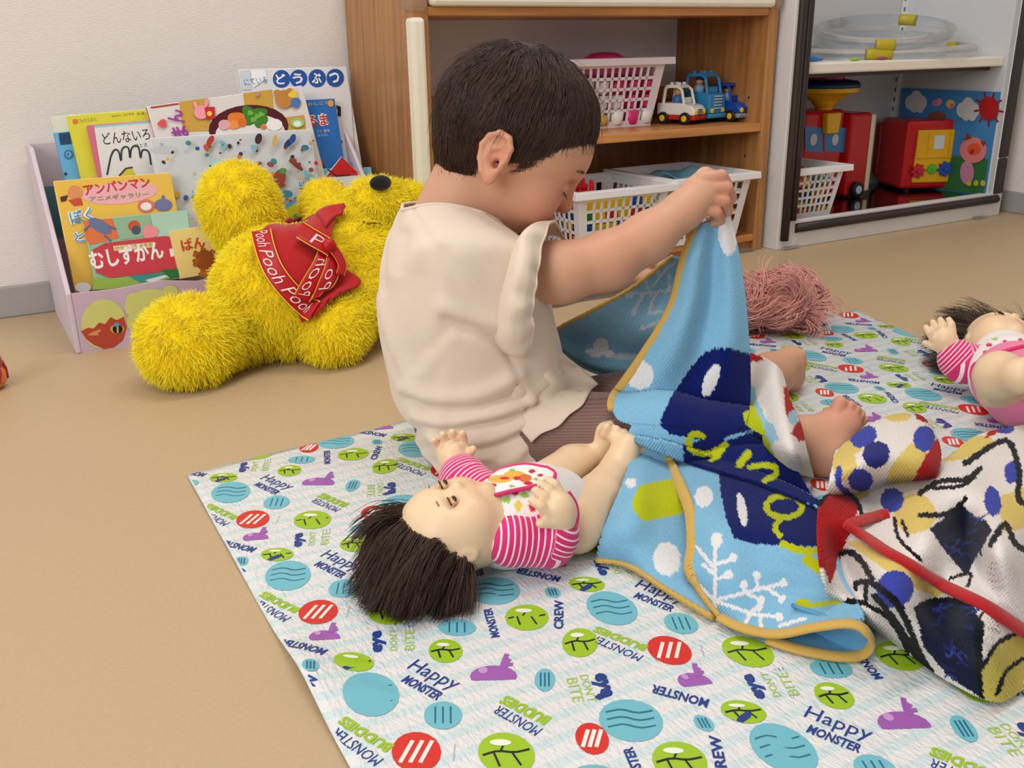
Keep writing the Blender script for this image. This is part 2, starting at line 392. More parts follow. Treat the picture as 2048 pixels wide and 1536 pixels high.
FOAM = mat('cream_foam', (238, 232, 214), 0.7, noise=(20, 0.03), bump=(160, 0.1))
def guard(name, a, c, m, par, r=0.012, fx=1.0):  # rounded foam edge guard
    b = MB(); b.tube(np.linspace(a, c, 6), r, 12, m=None, flat=fx); return b.build(name, m, par, smooth=True)
b = MB(); b.b2((XL-0.005, YF-0.009, 0), (XL+0.022, YF+0.022, 0.513)); b.build('edge_guard', FOAM, sh, bevel=0.007)
b = MB(); b.b2((xi+0.002, YF-0.012, 0.531), (xo+0.006, YF+0.02, 0.60)); b.build('edge_guard', FOAM, sh, bevel=0.008)
TAPE = mat('clear_corner_tape', (225, 222, 215), 0.2, trans=0.75, alpha=0.55, bump=(80, 0.6))
b = MB(); b.b2((XL-0.008, YF-0.012, 0.522), (XL+0.026, YF+0.03, 0.60)); b.build('corner_tape', TAPE, sh, bevel=0.008)
b = MB(); b.b2((xo+0.008, YF-0.012, 0.528), (XR+0.004, YF+0.03, 0.60)); b.build('corner_tape', TAPE, sh, bevel=0.008)
for px_, py_ in ((1498, 195), (1490, 312)):
    P = onX(px_, py_, xo); b = MB(); b.lathe([(0.0025, 0), (0.0025, 0.001)], 10, P-np.array([0.0008, 0, 0]), [[0, 0, 1], [0, 1, 0], [-1, 0, 0]]); b.build('pin_hole', pm((40, 25, 15)), sh)
b = MB(); b.b2((XR-0.10, YF-0.012, 0.0), (XR-0.03, YF+0.01, 0.006)); b.build('clear_foot', TAPE, sh)

# ================================================================ white steel cabinet
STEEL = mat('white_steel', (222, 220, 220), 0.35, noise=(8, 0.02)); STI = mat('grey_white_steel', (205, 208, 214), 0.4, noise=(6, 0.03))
RUB = mat('dark_brown_rubber', (48, 38, 36), 0.45, bump=(90, 0.15)); GLOSS = mat('black_gloss_board', (14, 13, 14), 0.08, coat=0.5)
CX0, CX1, CY0, CY1 = 1.640, 2.478, 1.593, 1.945
cb = thing('steel_cabinet', 'white steel cabinet with black rubber edge guards, open front, in the corner', 'cabinet', ((CX0+CX1)/2, 1.77, 0))
b = MB(); b.b2((CX0, CY0, 0), (CX0+0.02, CY1, 0.75)); b.build('side_panel', STEEL, cb, bevel=0.002)
b = MB(); b.b2((2.415, CY0+0.004, 0.005), (CX1, CY1, 0.75)); b.build('side_panel', STI, cb, bevel=0.002)
b = MB(); b.b2((CX0+0.02, CY1-0.012, 0), (CX1, CY1, 0.75)); b.build('back_panel', STI, cb)
b = MB(); b.b2((CX0+0.02, CY0, 0.0), (1.690, CY0+0.018, 0.75)); b.build('front_frame', STEEL, cb, bevel=0.002)
b = MB(); b.b2((2.436, CY0, 0.0), (CX1, CY0+0.006, 0.75)); b.build('front_frame', STEEL, cb, bevel=0.002)
b = MB(); b.b2((1.690, CY0, 0.0), (2.436, CY0+0.02, 0.064)); b.build('plinth', STEEL, cb, bevel=0.002)
b = MB(); b.b2((CX0+0.02, CY0+0.02, 0.045), (2.42, CY1-0.012, 0.058)); b.build('floor_board', GLOSS, cb, label='glossy black floor board')
b = MB(); b.b2((1.690, CY0+0.012, 0.391), (2.415, CY1-0.012, 0.415)); b.build('shelf_board', mat('cream_shelf', (236, 230, 216), 0.4), cb, bevel=0.004)
b = MB(); b.b2((1.690, CY0+0.05, 0.381), (2.415, CY1-0.012, 0.391)); b.build('shelf_lip', pm((60, 52, 50), 0.5), cb)
def bar(a, c, s=0.011, nm='edge_guard'): b = MB(); b.tube(np.linspace(a, c, 5), s, 12); return b.build(nm, RUB, cb, smooth=True)
bar((1.659, CY0-0.002, 0.022), (1.659, CY0-0.002, 0.75)); bar((1.681, CY0-0.002, 0.067), (1.681, CY0-0.002, 0.75), 0.0095)
bar((1.694, CY0-0.002, 0.047), (2.452, CY0-0.002, 0.047)); 
b = MB(); b.b2((2.436, CY0-0.006, 0.061), (2.472, CY0+0.004, 0.155)); b.build('edge_guard', RUB, cb, bevel=0.004)
b = MB(); b.b2((2.436, CY0-0.006, 0.157), (2.472, CY0+0.004, 0.75)); b.build('edge_guard', RUB, cb, bevel=0.004)
b = MB(); b.b2((2.402, CY1-0.032, 0.058), (2.4152, CY1-0.013, 0.75)); b.build('slotted_upright', mat('pale_upright', (226, 228, 230), 0.4), cb)
for i in range(24):
    z = 0.075+0.027*i
    b = MB(); b.b2((2.4012, CY1-0.026, z), (2.4022, CY1-0.020, z+0.011)); b.build('slot', pm((110, 112, 116)), cb)
for x0, x1 in ((1.655, 1.705), (2.36, 2.41)):
    b = MB(); b.b2((x0, CY0-0.014, 0.0), (x1, CY0+0.0, 0.007)); b.build('clear_foot', TAPE, cb, bevel=0.002)
# ================================================================ baskets and what they hold
def basket(name, label, c, wd, dp, ht, taper, m, cols, rows, dcols, group=None, rotz=0):
    root = thing(name, label, 'basket', c, group); c = np.asarray(c, float)
    cr, sr = math.cos(rotz), math.sin(rotz)
    def cor(sx, sy, v): x, y = sx*(wd/2-taper*(1-v)), sy*(dp/2-taper*(1-v)); return c+np.array([cr*x-sr*y, sr*x+cr*y, v*ht])
    b = MB()
    for (a0, a1, n) in (((-1, -1), (1, -1), cols), ((1, -1), (1, 1), dcols), ((1, 1), (-1, 1), cols), ((-1, 1), (-1, -1), dcols)):
        def pt(u, v): return cor(*a0, v)*(1-u)+cor(*a1, v)*u
        nn = nrm(np.cross(pt(1, 0)-pt(0, 0), pt(0, 1)-pt(0, 0)))*0.0022
        def patch(u0, u1, v0, v1):
            q = [pt(u0, v0), pt(u1, v0), pt(u1, v1), pt(u0, v1)]
            b.add([p for p in q]+[p-nn for p in q], [(0, 1, 2, 3), (7, 6, 5, 4), (0, 4, 5, 1), (1, 5, 6, 2), (2, 6, 7, 3), (3, 7, 4, 0)])
        e = 0.09
        patch(0, e, 0, 1); patch(1-e, 1, 0, 1); patch(e, 1-e, 0, 0.09); patch(e, 1-e, 0.88, 1)
        for i in range(1, n): u = e+(1-2*e)*i/n; h = 0.16*(1-2*e)/n; patch(u-h, u+h, 0.09, 0.88)
        for j in range(1, rows): v = 0.09+0.79*j/rows; h = 0.14*0.79/rows; patch(e, 1-e, v-h, v+h)
    q = [cor(-1, -1, 0.02), cor(1, -1, 0.02), cor(1, 1, 0.02), cor(-1, 1, 0.02)]
    b.add(q+[p-np.array([0, 0, 0.02*ht]) for p in q], [(0, 1, 2, 3), (7, 6, 5, 4), (0, 4, 5, 1), (1, 5, 6, 2), (2, 6, 7, 3), (3, 7, 4, 0)])
    b.build('lattice_body', m, root)
    r = MB(); t = 0.012; prof = [(-0.001, 0.0), (t*0.8, -0.001), (t, -0.012), (t+0.003, -0.012), (t+0.002, 0.003), (-0.001, 0.004)]
    V = []
    for sx, sy in ((-1, -1), (1, -1), (1, 1), (-1, 1)):
        for o_, z_ in prof:
            x, y = sx*(wd/2+o_), sy*(dp/2+o_); V.append(c+np.array([cr*x-sr*y, sr*x+cr*y, ht+z_]))
    k = len(prof); r.add(V, [(i*k+j, ((i+1) % 4)*k+j, ((i+1) % 4)*k+(j+1) % k, i*k+(j+1) % k) for i in range(4) for j in range(k)])
    r.build('rim', m, root, bevel=0.0015)
    return root
PLW = mat('white_plastic', (236, 235, 238), 0.35, sss=0.0); PLP = mat('pale_pink_white_plastic', (238, 226, 232), 0.35)
basket('plastic_basket', 'pale lattice basket of pink toys on the middle shelf board behind the toddler', (1.268, 1.822, 0.289), 0.262, 0.19, 0.142, 0.022, PLP, 11, 5, 8)
basket('plastic_basket', 'white lattice basket of bright building blocks on the bottom shelf board', (1.197, 1.705, 0.038), 0.235, 0.22, 0.142, 0.02, PLW, 10, 5, 9)
basket('plastic_basket', 'white lattice basket of dull toys at the right end of the bottom shelf board', (1.443, 1.715, 0.038), 0.225, 0.225, 0.147, 0.02, PLW, 9, 5, 9)
basket('plastic_basket', 'small white lattice basket inside the steel cabinet by the red ride-on toy', (1.795, 1.702, 0.058), 0.165, 0.16, 0.118, 0.018, PLW, 7, 5, 6)
ORD = ['first', 'second', 'third', 'fourth', 'fifth', 'sixth']; LAY = ['bottom', 'second', 'third', 'fourth', 'fifth']
BLK = {'red': (196, 34, 38), 'yellow': (242, 200, 40), 'blue': (32, 74, 168), 'green': (40, 140, 70), 'white': (235, 235, 235), 'brown': (120, 84, 60), 'grey': (130, 128, 130), 'orange': (230, 120, 40)}
def fill(c, nx, ny, nz, s, hz, cols, where):
    pro = {}
    for i in range(nx):
        for j in range(ny):
            for k in range(nz):
                cn = random.choice(cols)
                if cn not in pro:
                    b = MB(); b.b2((-s/2, -s/2, 0), (s/2, s/2, hz*0.8))
                    for sx in (-1, 1):
                        for sy in (-1, 1): b.lathe([(s*0.15, hz*0.8), (s*0.15, hz*0.97)], 8, (sx*s/4, sy*s/4, 0))
                    o = b.build('toy_block', pm(BLK[cn], 0.25)); pro[cn] = o
                else:
                    o = pro[cn].copy(); COL.objects.link(o)
                tag(o, f'{cn} block {ORD[i]} from the left, {LAY[k]} layer, {"front" if j == 0 else "back"} row, {where}', 'toy block', f'blocks, {where}')
                o.location = (c[0]+(i-(nx-1)/2)*s*1.03, c[1]+j*s*1.03, c[2]+k*hz); o.rotation_euler = (0, 0, 0)
fill((1.197, 1.634, 0.042), 6, 2, 5, 0.0305, 0.024, ['yellow', 'yellow', 'blue', 'blue', 'red', 'green'], 'bright block basket')
fill((1.443, 1.645, 0.042), 6, 2, 4, 0.028, 0.026, ['brown', 'grey', 'brown', 'orange', 'yellow'], 'right shelf basket')
fill((1.795, 1.655, 0.063), 6, 2, 5, 0.0195, 0.017, ['red', 'green', 'blue', 'orange', 'grey', 'yellow'], 'cabinet basket')
# pink toy cups and golden toy buns in the middle basket
CUP = [(0.0, 0.0), (0.012, 0.0), (0.015, 0.004), (0.019, 0.03), (0.017, 0.03), (0.013, 0.005), (0.0, 0.004)]
pc = {}
for i in range(6):
    for k in range(3):
        kind = 'cup' if (k > 0 or i > 3) else random.choice(['cup', 'bun'])
        cn, cc = random.choice([('hot pink', (226, 40, 120)), ('hot pink', (226, 40, 120)), ('pale pink', (246, 150, 190)), ('white', (240, 236, 232))]) if kind == 'cup' else ('golden', (216, 170, 70))
        if cn not in pc:
            b = MB()
            if kind == 'cup': b.lathe(CUP, 16)
            else: b.lathe([(0.0, 0.0), (0.014, 0.001), (0.018, 0.009), (0.015, 0.02), (0.006, 0.027), (0.0, 0.028)], 16)
            o = b.build('toy_'+kind, pm(cc, 0.3), smooth=True); pc[cn] = o
        else: o = pc[cn].copy(); COL.objects.link(o)
        o.location = (1.167+0.040*i, 1.757+0.004*(k % 2), 0.294+0.033*k)
        tag(o, f'{cn} toy {kind}, {ORD[i]} from the left, {LAY[k]} layer, pale middle basket', 'toy '+kind, 'toy food and cups in the middle basket')
b = MB(); b.lathe([(0.0, 0), (0.042, 0), (0.046, 0.006), (0.03, 0.016), (0, 0.019)], 24, (1.30, 1.822, 0.427)); b.build('toy_plate', pm((224, 48, 120), 0.3), smooth=True, label='hot pink round toy plate lying on top in the pale basket', cat='toy plate')
b = MB(); b.b2((1.21, 1.79, 0.394), (1.39, 1.90, 0.426)); b.build('toy_box', pm((230, 80, 140), 0.4), bevel=0.006, label='pink flat toy box under the round plate in the pale basket', cat='toy box')
# sky-blue cloth and grey toys on the right basket
G = np.array([[[1.40+0.03*i+0.008*math.sin(3*j), 1.66+0.035*j, 0.165+0.016*math.sin(i*1.7+j*1.3)+0.012*(j == 2)] for j in range(5)] for i in range(6)])
b = MB(); b.grid(surf(G, 24, 20)); b.build('blue_cloth', mat('pale_blue_cloth', (130, 180, 205), 0.9), smooth=True, solid=0.003, label='crumpled pale blue cloth on top of the right bottom basket', cat='cloth')
# red toy train bits sticking out of the left basket
b = MB()
for i in range(3): b.b2((1.100, 1.64+0.02*i, 0.168+0.010*i), (1.150, 1.655+0.02*i, 0.177+0.010*i))
for yy in (1.642, 1.672, 1.69): b.b2((1.10, yy, 0.162), (1.107, yy+0.008, 0.198)); b.b2((1.143, yy, 0.162), (1.15, yy+0.008, 0.198))
b.build('toy_rack', pm((206, 30, 40), 0.3), bevel=0.002, label='red plastic toy rack poking out of the block basket', cat='toy')
b = MB(); b.tube([(0.80, 1.74, 0.05), (0.80, 1.76, 0.16), (0.80, 1.77, 0.2)], 0.018, 10); b.build('toy_tube', pm((40, 60, 160), 0.4), smooth=True, label='dark blue toy standing at the left end of the bottom board', cat='toy')

# ================================================================ toy cars on the middle board
def fr(f): f = nrm([f[0], f[1], 0]); return np.array([f, [-f[1], f[0], 0], [0, 0, 1.0]]).T
def toy_car(name, label, c, f, main, trim, hub, truck=False, cap=(120, 190, 60), cab=True):
    root = thing(name, label, 'toy car', c, 'toy cars on the middle board'); R = fr(f); c = np.asarray(c, float)
    def P(x, y, z): return c+R@np.array([x, y, z])
    Lh, W = 0.048, 0.027; M = pm(main, 0.22)
    X, Y, Z = R.T
    b = MB(); b.prism([(-Lh, 0.010), (Lh, 0.010), (Lh+0.002, 0.016), (Lh, 0.020), (-Lh, 0.020)], c, X, Z, -Y, -W, W); b.build('bumper', pm(trim, 0.3), root, bevel=0.0015)
    b = MB()
    if truck: prof = [(-Lh, 0.020), (Lh, 0.020), (Lh, 0.062), (0.03, 0.066), (-Lh, 0.066)]
    else: prof = [(-Lh, 0.020), (Lh, 0.020), (Lh, 0.032), (0.040, 0.041), (0.012, 0.046), (-Lh, 0.046)]
    b.prism(prof, c, X, Z, -Y, -W, W); b.build('car_body', M, root, bevel=0.004)
    z0 = prof[-1][1]; zt = 0.104 if truck else 0.082
    b = MB()
    xs, xe = (-0.03, 0.028) if truck else (-0.034, 0.012)
    for sy in (-1, 1):
        b.tube([P(xe+0.008, sy*W*0.85, z0-0.004), P(xe, sy*W*0.8, zt-0.008), P(xe-0.012, sy*W*0.78, zt)], 0.0035, 8)
        b.tube([P(xs, sy*W*0.85, z0-0.004), P(xs+0.004, sy*W*0.8, zt-0.006), P(xs+0.012, sy*W*0.78, zt)], 0.004, 8)
    b.prism([(xs, zt-0.004), (xe-0.003, zt-0.004), (xe-0.010, zt+0.003), (xs+0.006, zt+0.003)], c, X, Z, -Y, -W*0.85, W*0.85); b.build('cab_frame', M, root, bevel=0.001)
    if truck or main[0] > 200:
        b = MB()
        for sx in (xs+0.014, xe-0.014):
            for sy in (-0.011, 0.011): b.lathe([(0.0045, 0), (0.0045, 0.005)], 10, P(sx, sy, zt+0.003))
        b.build('roof_stud', M, root, kind='stuff')
    d = MB(); d.lathe([(0.011, z0-0.01), (0.012, z0+0.010), (0.007, z0+0.016)], 12, P(-0.010, 0, 0)); dr = d.build('driver', pm((60, 110, 180) if main[0] > 200 else (150, 190, 220), 0.4), root, smooth=True)
    h = MB(); h.ball(P(-0.010, 0, z0+0.023), 0.0085, None, pm((222, 160, 120), 0.4), 10)
    h.lathe([(0.0095, z0+0.026), (0.008, z0+0.033), (0.002, z0+0.036)], 12, P(-0.010, 0, 0), None, pm(cap, 0.35)); h.build('head', None, dr, smooth=True)
    for sx in (-0.030, 0.026):
        for sy in (-1, 1):
            RW = np.array([X, Z, -Y*sy]).T@np.diag([1, 1, 1.0])
            wv = MB(); wv.lathe([(0.010, -0.002), (0.0135, 0.0), (0.0135, 0.007), (0.011, 0.009)], 18, P(sx, sy*(W-0.004), 0.0135), np.array([X, Z, Y*sy]).T); wo = wv.build('wheel', pm((22, 22, 24), 0.5), root)
            hb = MB(); hb.lathe([(0.0068, 0.009), (0.0068, 0.0105), (0.003, 0.0112)], 14, P(sx, sy*(W-0.004), 0.0135), np.array([X, Z, Y*sy]).T); hb.build('hub', pm(hub, 0.35), wo)
    for sy in (-1, 1):
        b = MB(); b.lathe([(0.0055, 0), (0.0055, 0.003), (0.002, 0.004)], 12, P(Lh-0.001, sy*0.018, 0.027), np.array([Y, Z, X]).T); b.build('headlight', pm((235, 205, 60), 0.2), root)
    b = MB(); g0, g1 = ((0.032, 0.058) if truck else (0.022, 0.032)); nb = 5 if truck else 3
    for i in range(nb): z = g0+(g1-g0)*i/(nb-1); b.box(P(Lh+0.001, 0, z), (0.003, 0.024 if truck else 0.016, 0.0022), R)
    b.build('grille', pm((215, 218, 222) if truck else (60, 64, 80), 0.3), root)
    b = MB(); b.box(P(xe+0.003, 0, z0-0.006+0.012), (0.003, 0.03, 0.012), R); b.build('dashboard', M, root)
    return root
P = onY(1362, 230, 1.738); toy_car('toy_car', 'white toy car with a driver in a lime cap beside the pale basket', (P[0], 1.738, 0.289), (0.35, -0.94), (238, 236, 230), (200, 30, 34), (236, 190, 30))
P = onY(1408, 230, 1.745); toy_car('toy_truck', 'sky blue toy truck with tall cab between two toy cars', (P[0], 1.755, 0.289), (0.12, -0.99), (52, 140, 196), (60, 150, 205), (236, 190, 30), True, (40, 60, 110))
P = onY(1466, 230, 1.715); toy_car('toy_car', 'royal blue toy car with a dark-haired driver, nearest the shelf upright', (P[0], 1.725, 0.289), (0.12, -0.99), (26, 72, 168), (150, 154, 160), (236, 190, 30), False, (40, 34, 40))

# ================================================================ toys in the cabinet
RED = pm((200, 22, 30), 0.22); YEL = pm((240, 184, 26), 0.25); CREAM = pm((232, 224, 190), 0.3)
def obox(b, c, R, sz, m=None): b.box(c, sz, R, m)
ZC = 0.0585
rt = thing('ride_on_toy', 'red ride-on toy with yellow steering column and blue-topped wheel in the cabinet', 'ride-on toy', (1.93, 1.80, ZC))
Yr = 1.79; X0 = onY(1612, 300, Yr)[0]; X1 = onY(1735, 300, Yr)[0]; Xm = onY(1694, 300, Yr)[0]; zt = onY(1650, 222, Yr)[2]; zt2 = onY(1715, 226, Yr)[2]
b = MB(); b.b2((X0, Yr+0.012, ZC+0.012), (Xm-0.004, Yr+0.11, zt)); b.build('body', RED, rt, bevel=0.01)
b = MB(); b.b2((Xm, Yr-0.006, ZC+0.004), (X1, Yr+0.11, zt2)); b.build('side_column', RED, rt, bevel=0.008)
b = MB(); b.b2((X1+0.002, Yr-0.002, ZC+0.010), (X1+0.022, Yr+0.10, zt2-0.005)); b.build('seat_edge', CREAM, rt, bevel=0.006)
f = Flat((0, Yr+0.0112, 0), (1, 0, 0), (0, 0, 1))
for a0, a1 in ((1610, 1644), (1648, 1692)):
    p = [f.px(a0, 252), f.px(a1, 256), f.px(a1, 306), f.px(a0, 302)]; f.poly(p, (70, 130, 190), True)
    q = (p[0]+p[2])/2; f.ell(q[0], q[1], 0.012, 0.015, (206, 214, 224), 0, True)
f.build('sticker', rt)
b = MB(); xc = onY(1676, 200, Yr)[0]; zz = lambda y: onY(1676, y, Yr+0.04)[2]; yc = Yr+0.045
b.prism([(-0.021, zz(262)), (0.021, zz(262)), (0.026, zz(235)), (0.026, zz(222)), (-0.026, zz(222)), (-0.026, zz(235))], (xc-0.012, Yr+0.0, 0), (1, 0, 0), (0, 0, 1), (0, -1, 0), -0.014, 0.006); b.build('steering_bracket', YEL, rt, bevel=0.004)
b = MB(); b.lathe([(0.024, zz(228)), (0.022, zz(214)), (0.036, zz(200)), (0.060, zz(189)), (0.084, zz(182)), (0.086, zz(172)), (0.0, zz(172))], 32, (xc, yc, 0)); b.build('steering_column', YEL, rt, smooth=False)
b = MB(); b.lathe([(0.086, zz(174)), (0.088, zz(168)), (0.080, zz(161)), (0.045, zz(157)), (0, zz(156))], 32, (xc, yc, 0)); b.build('steering_wheel', pm((30, 60, 100), 0.25), rt, smooth=True)
b = MB(); b.lathe([(0.046, zz(160)), (0.046, zz(151)), (0.040, zz(147)), (0, zz(146))], 24, (xc, yc, 0)); b.build('horn_button', RED, rt)
for px_ in (1712,):
    P = onY(px_, 382, Yr-0.012); b = MB(); RW = np.array([[1, 0, 0], [0, 0, 1], [0, -1, 0]]).T
    b.lathe([(0.015, -0.008), (0.021, -0.006), (0.021, 0.008), (0.016, 0.010)], 22, (P[0], Yr-0.010, ZC+0.021), RW); wo = b.build('wheel', pm((20, 20, 22), 0.4), rt)
    b = MB(); b.lathe([(0.011, 0.009), (0.011, 0.012), (0.005, 0.013)], 16, (P[0], Yr-0.010, ZC+0.021), RW); b.build('hub', pm((190, 215, 235), 0.3), wo)
# red box toy
ct = thing('activity_cube', 'red cube toy with yellow front panel and three gears in the cabinet', 'toy', (2.27, 1.76, ZC))
nn = nrm([-0.42, -0.907, 0]); uu = np.array([-nn[1], nn[0], 0]); O = onY(1864, 312, 1.742)
S = lambda x, y: np.array([(onP(x, y, O, nn)-O)@uu, onP(x, y, O, nn)[2]])
w0, w1 = S(1807, 312)[0], S(1921, 312)[0]; zt = S(1864, 240)[1]
R = np.array([uu, -nn, [0, 0, 1]]).T; hz = (zt-ZC-0.006)
b = MB(); b.box(O+uu*(w0+w1)/2-nn*0.075+np.array([0, 0, ZC+0.006+hz/2-O[2]]), (w1-w0, 0.15, hz), R); b.build('body', RED, ct, bevel=0.010)
b = MB(); b.box(O+uu*((w0+w1)/2-0.02)-nn*0.19+np.array([0, 0, ZC+0.10-O[2]]), (w1-w0-0.03, 0.09, 0.15), R); b.build('rear_arm', pm((176, 16, 24), 0.3), ct, bevel=0.006)
def zz2(y): return S(1864, y)[1]-O[2]
def quadp(x0, y0, x1, y1): a = S(x0, y1); c_ = S(x1, y0); return a[0], c_[0], a[1]-O[2], c_[1]-O[2]
def plate(x0, y0, x1, y1, t0, t1, name, m, par, bev=0.003):
    a0, a1, z0, z1 = quadp(x0, y0, x1, y1); b = MB(); b.prism([(a0, z0), (a1, z0), (a1, z1), (a0, z1)], O, uu, (0, 0, 1), nn, t0, t1); return b.build(name, m, par, bevel=bev)
fp = plate(1822, 258, 1914, 366, -0.002, 0.006, 'front_panel', YEL, ct, 0.005)
plate(1826, 312, 1910, 317, 0.004, 0.010, 'ledge', YEL, fp); plate(1828, 264, 1834, 312, 0.004, 0.009, 'rib', YEL, fp); plate(1852, 264, 1856, 310, 0.004, 0.009, 'rib', YEL, fp); plate(1892, 264, 1898, 310, 0.004, 0.009, 'rib', YEL, fp)
plate(1864, 270, 1888, 298, 0.004, 0.0075, 'sticker', pm((214, 226, 230), 0.3), fp, 0.001)
for gx, gy, gr, gc in ((1832, 341, 0.020, (206, 40, 70)), (1860, 337, 0.014, (90, 200, 60)), (1886, 337, 0.021, (34, 84, 180))):
    a = S(gx, gy); prof = []
    for i in range(64):
        t = 2*math.pi*i/64; r = gr*(1.0 if (i % 8) in (0, 1, 2, 3) else 0.72); prof.append((a[0]+r*math.cos(t), a[1]-O[2]+r*math.sin(t)))
    b = MB(); b.prism(prof, O, uu, (0, 0, 1), nn, 0.006, 0.014); g = b.build('gear', pm(gc, 0.3), ct)
    b = MB(); b.lathe([(gr*0.35, 0.012), (gr*0.3, 0.02), (0, 0.02)], 14, O+uu*a[0]+np.array([0, 0, a[1]-O[2]]), np.array([uu, [0, 0, 1], nn]).T); b.build('knob', pm(gc, 0.3), g)
a = S(1911, 372); RW = np.array([uu, [0, 0, 1], nn]).T
b = MB(); b.lathe([(0.014, -0.01), (0.020, -0.008), (0.020, 0.010), (0.015, 0.012)], 22, np.array([*(O+uu*a[0])[:2], ZC+0.0205]), RW); wo = b.build('wheel', pm((20, 20, 22), 0.4), ct)
b = MB(); b.lathe([(0.0105, 0.011), (0.0105, 0.014), (0.004, 0.015)], 16, np.array([*(O+uu*a[0])[:2], ZC+0.0205]), RW); b.build('hub', pm((190, 215, 235), 0.3), wo)
for off in ((w0+0.03, 0.02), (w0+0.03, 0.13), (w1-0.03, 0.13)):
    b = MB(); b.lathe([(0.010, 0), (0.010, 0.008)], 12, np.array([*(O+uu*off[0]-nn*off[1])[:2], ZC])); b.build('foot', pm((20, 20, 22), 0.4), ct)
# picture board on the right inner side
pb = thing('picture_board', 'blue felt picture board with clouds, sun and pink pig leaning inside the cabinet', 'picture', (2.41, 1.75, ZC))
b = MB(); b.b2((2.4065, 1.600, ZC), (2.4145, 1.905, 0.327)); b.build('panel', mat('blue_felt', (62, 132, 190), 0.9, noise=(30, 0.04)), pb)
f = Flat((2.4062, 0, 0), (0, -1, 0), (0, 0, 1))
f.rect(-1.76, ZC+0.002, -1.601, 0.155, (52, 112, 62))
f.poly([(-1.80, ZC+0.002), (-1.76, ZC+0.002), (-1.76, 0.15), (-1.77, 0.14)], (52, 112, 62), True)
for cx, cy, s in ((1833, 203, 1), (1937, 218, 1.05)):
    for dx, dy, r in ((-12, 2, 13), (0, -6, 15), (11, 2, 13), (-4, 9, 12), (8, 12, 10)): f.ell(cx+dx*s, cy+dy*s, r*s*0.8, r*s*1.1, (206, 206, 210))
f.ell(1874, 206, 9, 7, (206, 130, 160)); f.ell(1880, 203, 5, 7, (220, 150, 180)); f.ell(1902, 208, 9, 9, (214, 200, 80)); f.ell(1905, 212, 5, 5, (220, 120, 130))
f.ell(1979, 217, 20, 24, (176, 34, 38))
for i in range(9):
    t = 2*math.pi*i/9+0.2; f.line([(1979+20*math.cos(t), 217+24*math.sin(t)), (1979+30*math.cos(t), 217+35*math.sin(t))], 0.005, (150, 36, 36))
f.ell(1948, 300, 27, 26, (222, 130, 130)); f.poly([(1930, 282), (1936, 266), (1946, 276)], (150, 60, 36)); f.poly([(1962, 280), (1974, 284), (1968, 294)], (150, 60, 36)); f.ell(1950, 298, 14, 12, (216, 90, 50), -20); f.ell(1946, 303, 6, 4, (180, 40, 40), -40)
f.ell(1936, 345, 14, 24, (196, 130, 160)); f.ell(1876, 232, 18, 9, (140, 80, 60))
for x in (1940, 1954, 1968): f.ell(x, 366, 5, 6, (190, 180, 60))
f.build('felt_cutout', pb)
# clear hoops
CLR = mat('clear_tube', (226, 230, 236), 0.05, trans=0.92, ior=1.25, alpha=0.75); HY = mat('olive_joint', (196, 180, 40), 0.3, trans=0.2)
for nm, c, rx, ry, rot, tl, lab, js in (('hoop', (2.15, 1.765, 0.434), 0.235, 0.150, -0.25, 0.006, 'clear plastic hoop with olive joints lying flat on the cabinet shelf', (0.25, 2.9, 4.2)), ('hoop', (2.145, 1.772, 0.482), 0.170, 0.148, -0.15, 0.03, 'clear plastic hoop with an olive joint, uppermost on the cabinet shelf', (0.55,)), ('hoop', (2.13, 1.768, 0.460), 0.17, 0.14, 0.1, 0.012, 'clear plastic hoop sandwiched between two other hoops on the cabinet shelf', (3.9,))):
    h = thing(nm, lab, 'hoop', (c[0], c[1], c[2]-0.012), 'clear hoops on the cabinet shelf')
    def hp(t): x, y = rx*np.cos(t), ry*np.sin(t); return np.stack([c[0]+x*math.cos(rot)-y*math.sin(rot), c[1]+x*math.sin(rot)+y*math.cos(rot), c[2]+tl*np.sin(t+0.6)], -1)
    b = MB(); b.tube(hp(np.linspace(0, 2*math.pi, 64, endpoint=False)), 0.0135, 12, closed=True); b.build('tube', CLR, h, smooth=True)
    for t in js: b = MB(); b.tube(hp(np.linspace(t-0.14, t+0.14, 7)), 0.0145, 12); b.build('joint', HY, h, smooth=True)
b = MB(); b.tube([(1.735, 1.64, 0.421), (1.75, 1.635, 0.423), (1.775, 1.63, 0.421)], [0.005, 0.007, 0.003], 10); b.build('toy_piece', pm((40, 130, 200), 0.4), smooth=True, label='small blue toy piece at the left of the cabinet shelf', cat='toy')
b = MB(); b.ball((1.872, 1.62, 0.4195), (0.02, 0.006, 0.004), None, None, 10); b.build('toy_piece', pm((150, 190, 60), 0.4), smooth=True, label='small lime toy piece on the cabinet shelf under the hoops', cat='toy')
b = MB(); b.ball((1.97, 1.625, 0.4195), (0.022, 0.008, 0.004), None, None, 10); b.build('toy_piece', pm((150, 70, 90), 0.4), smooth=True, label='small dull red toy piece on the cabinet shelf', cat='toy')
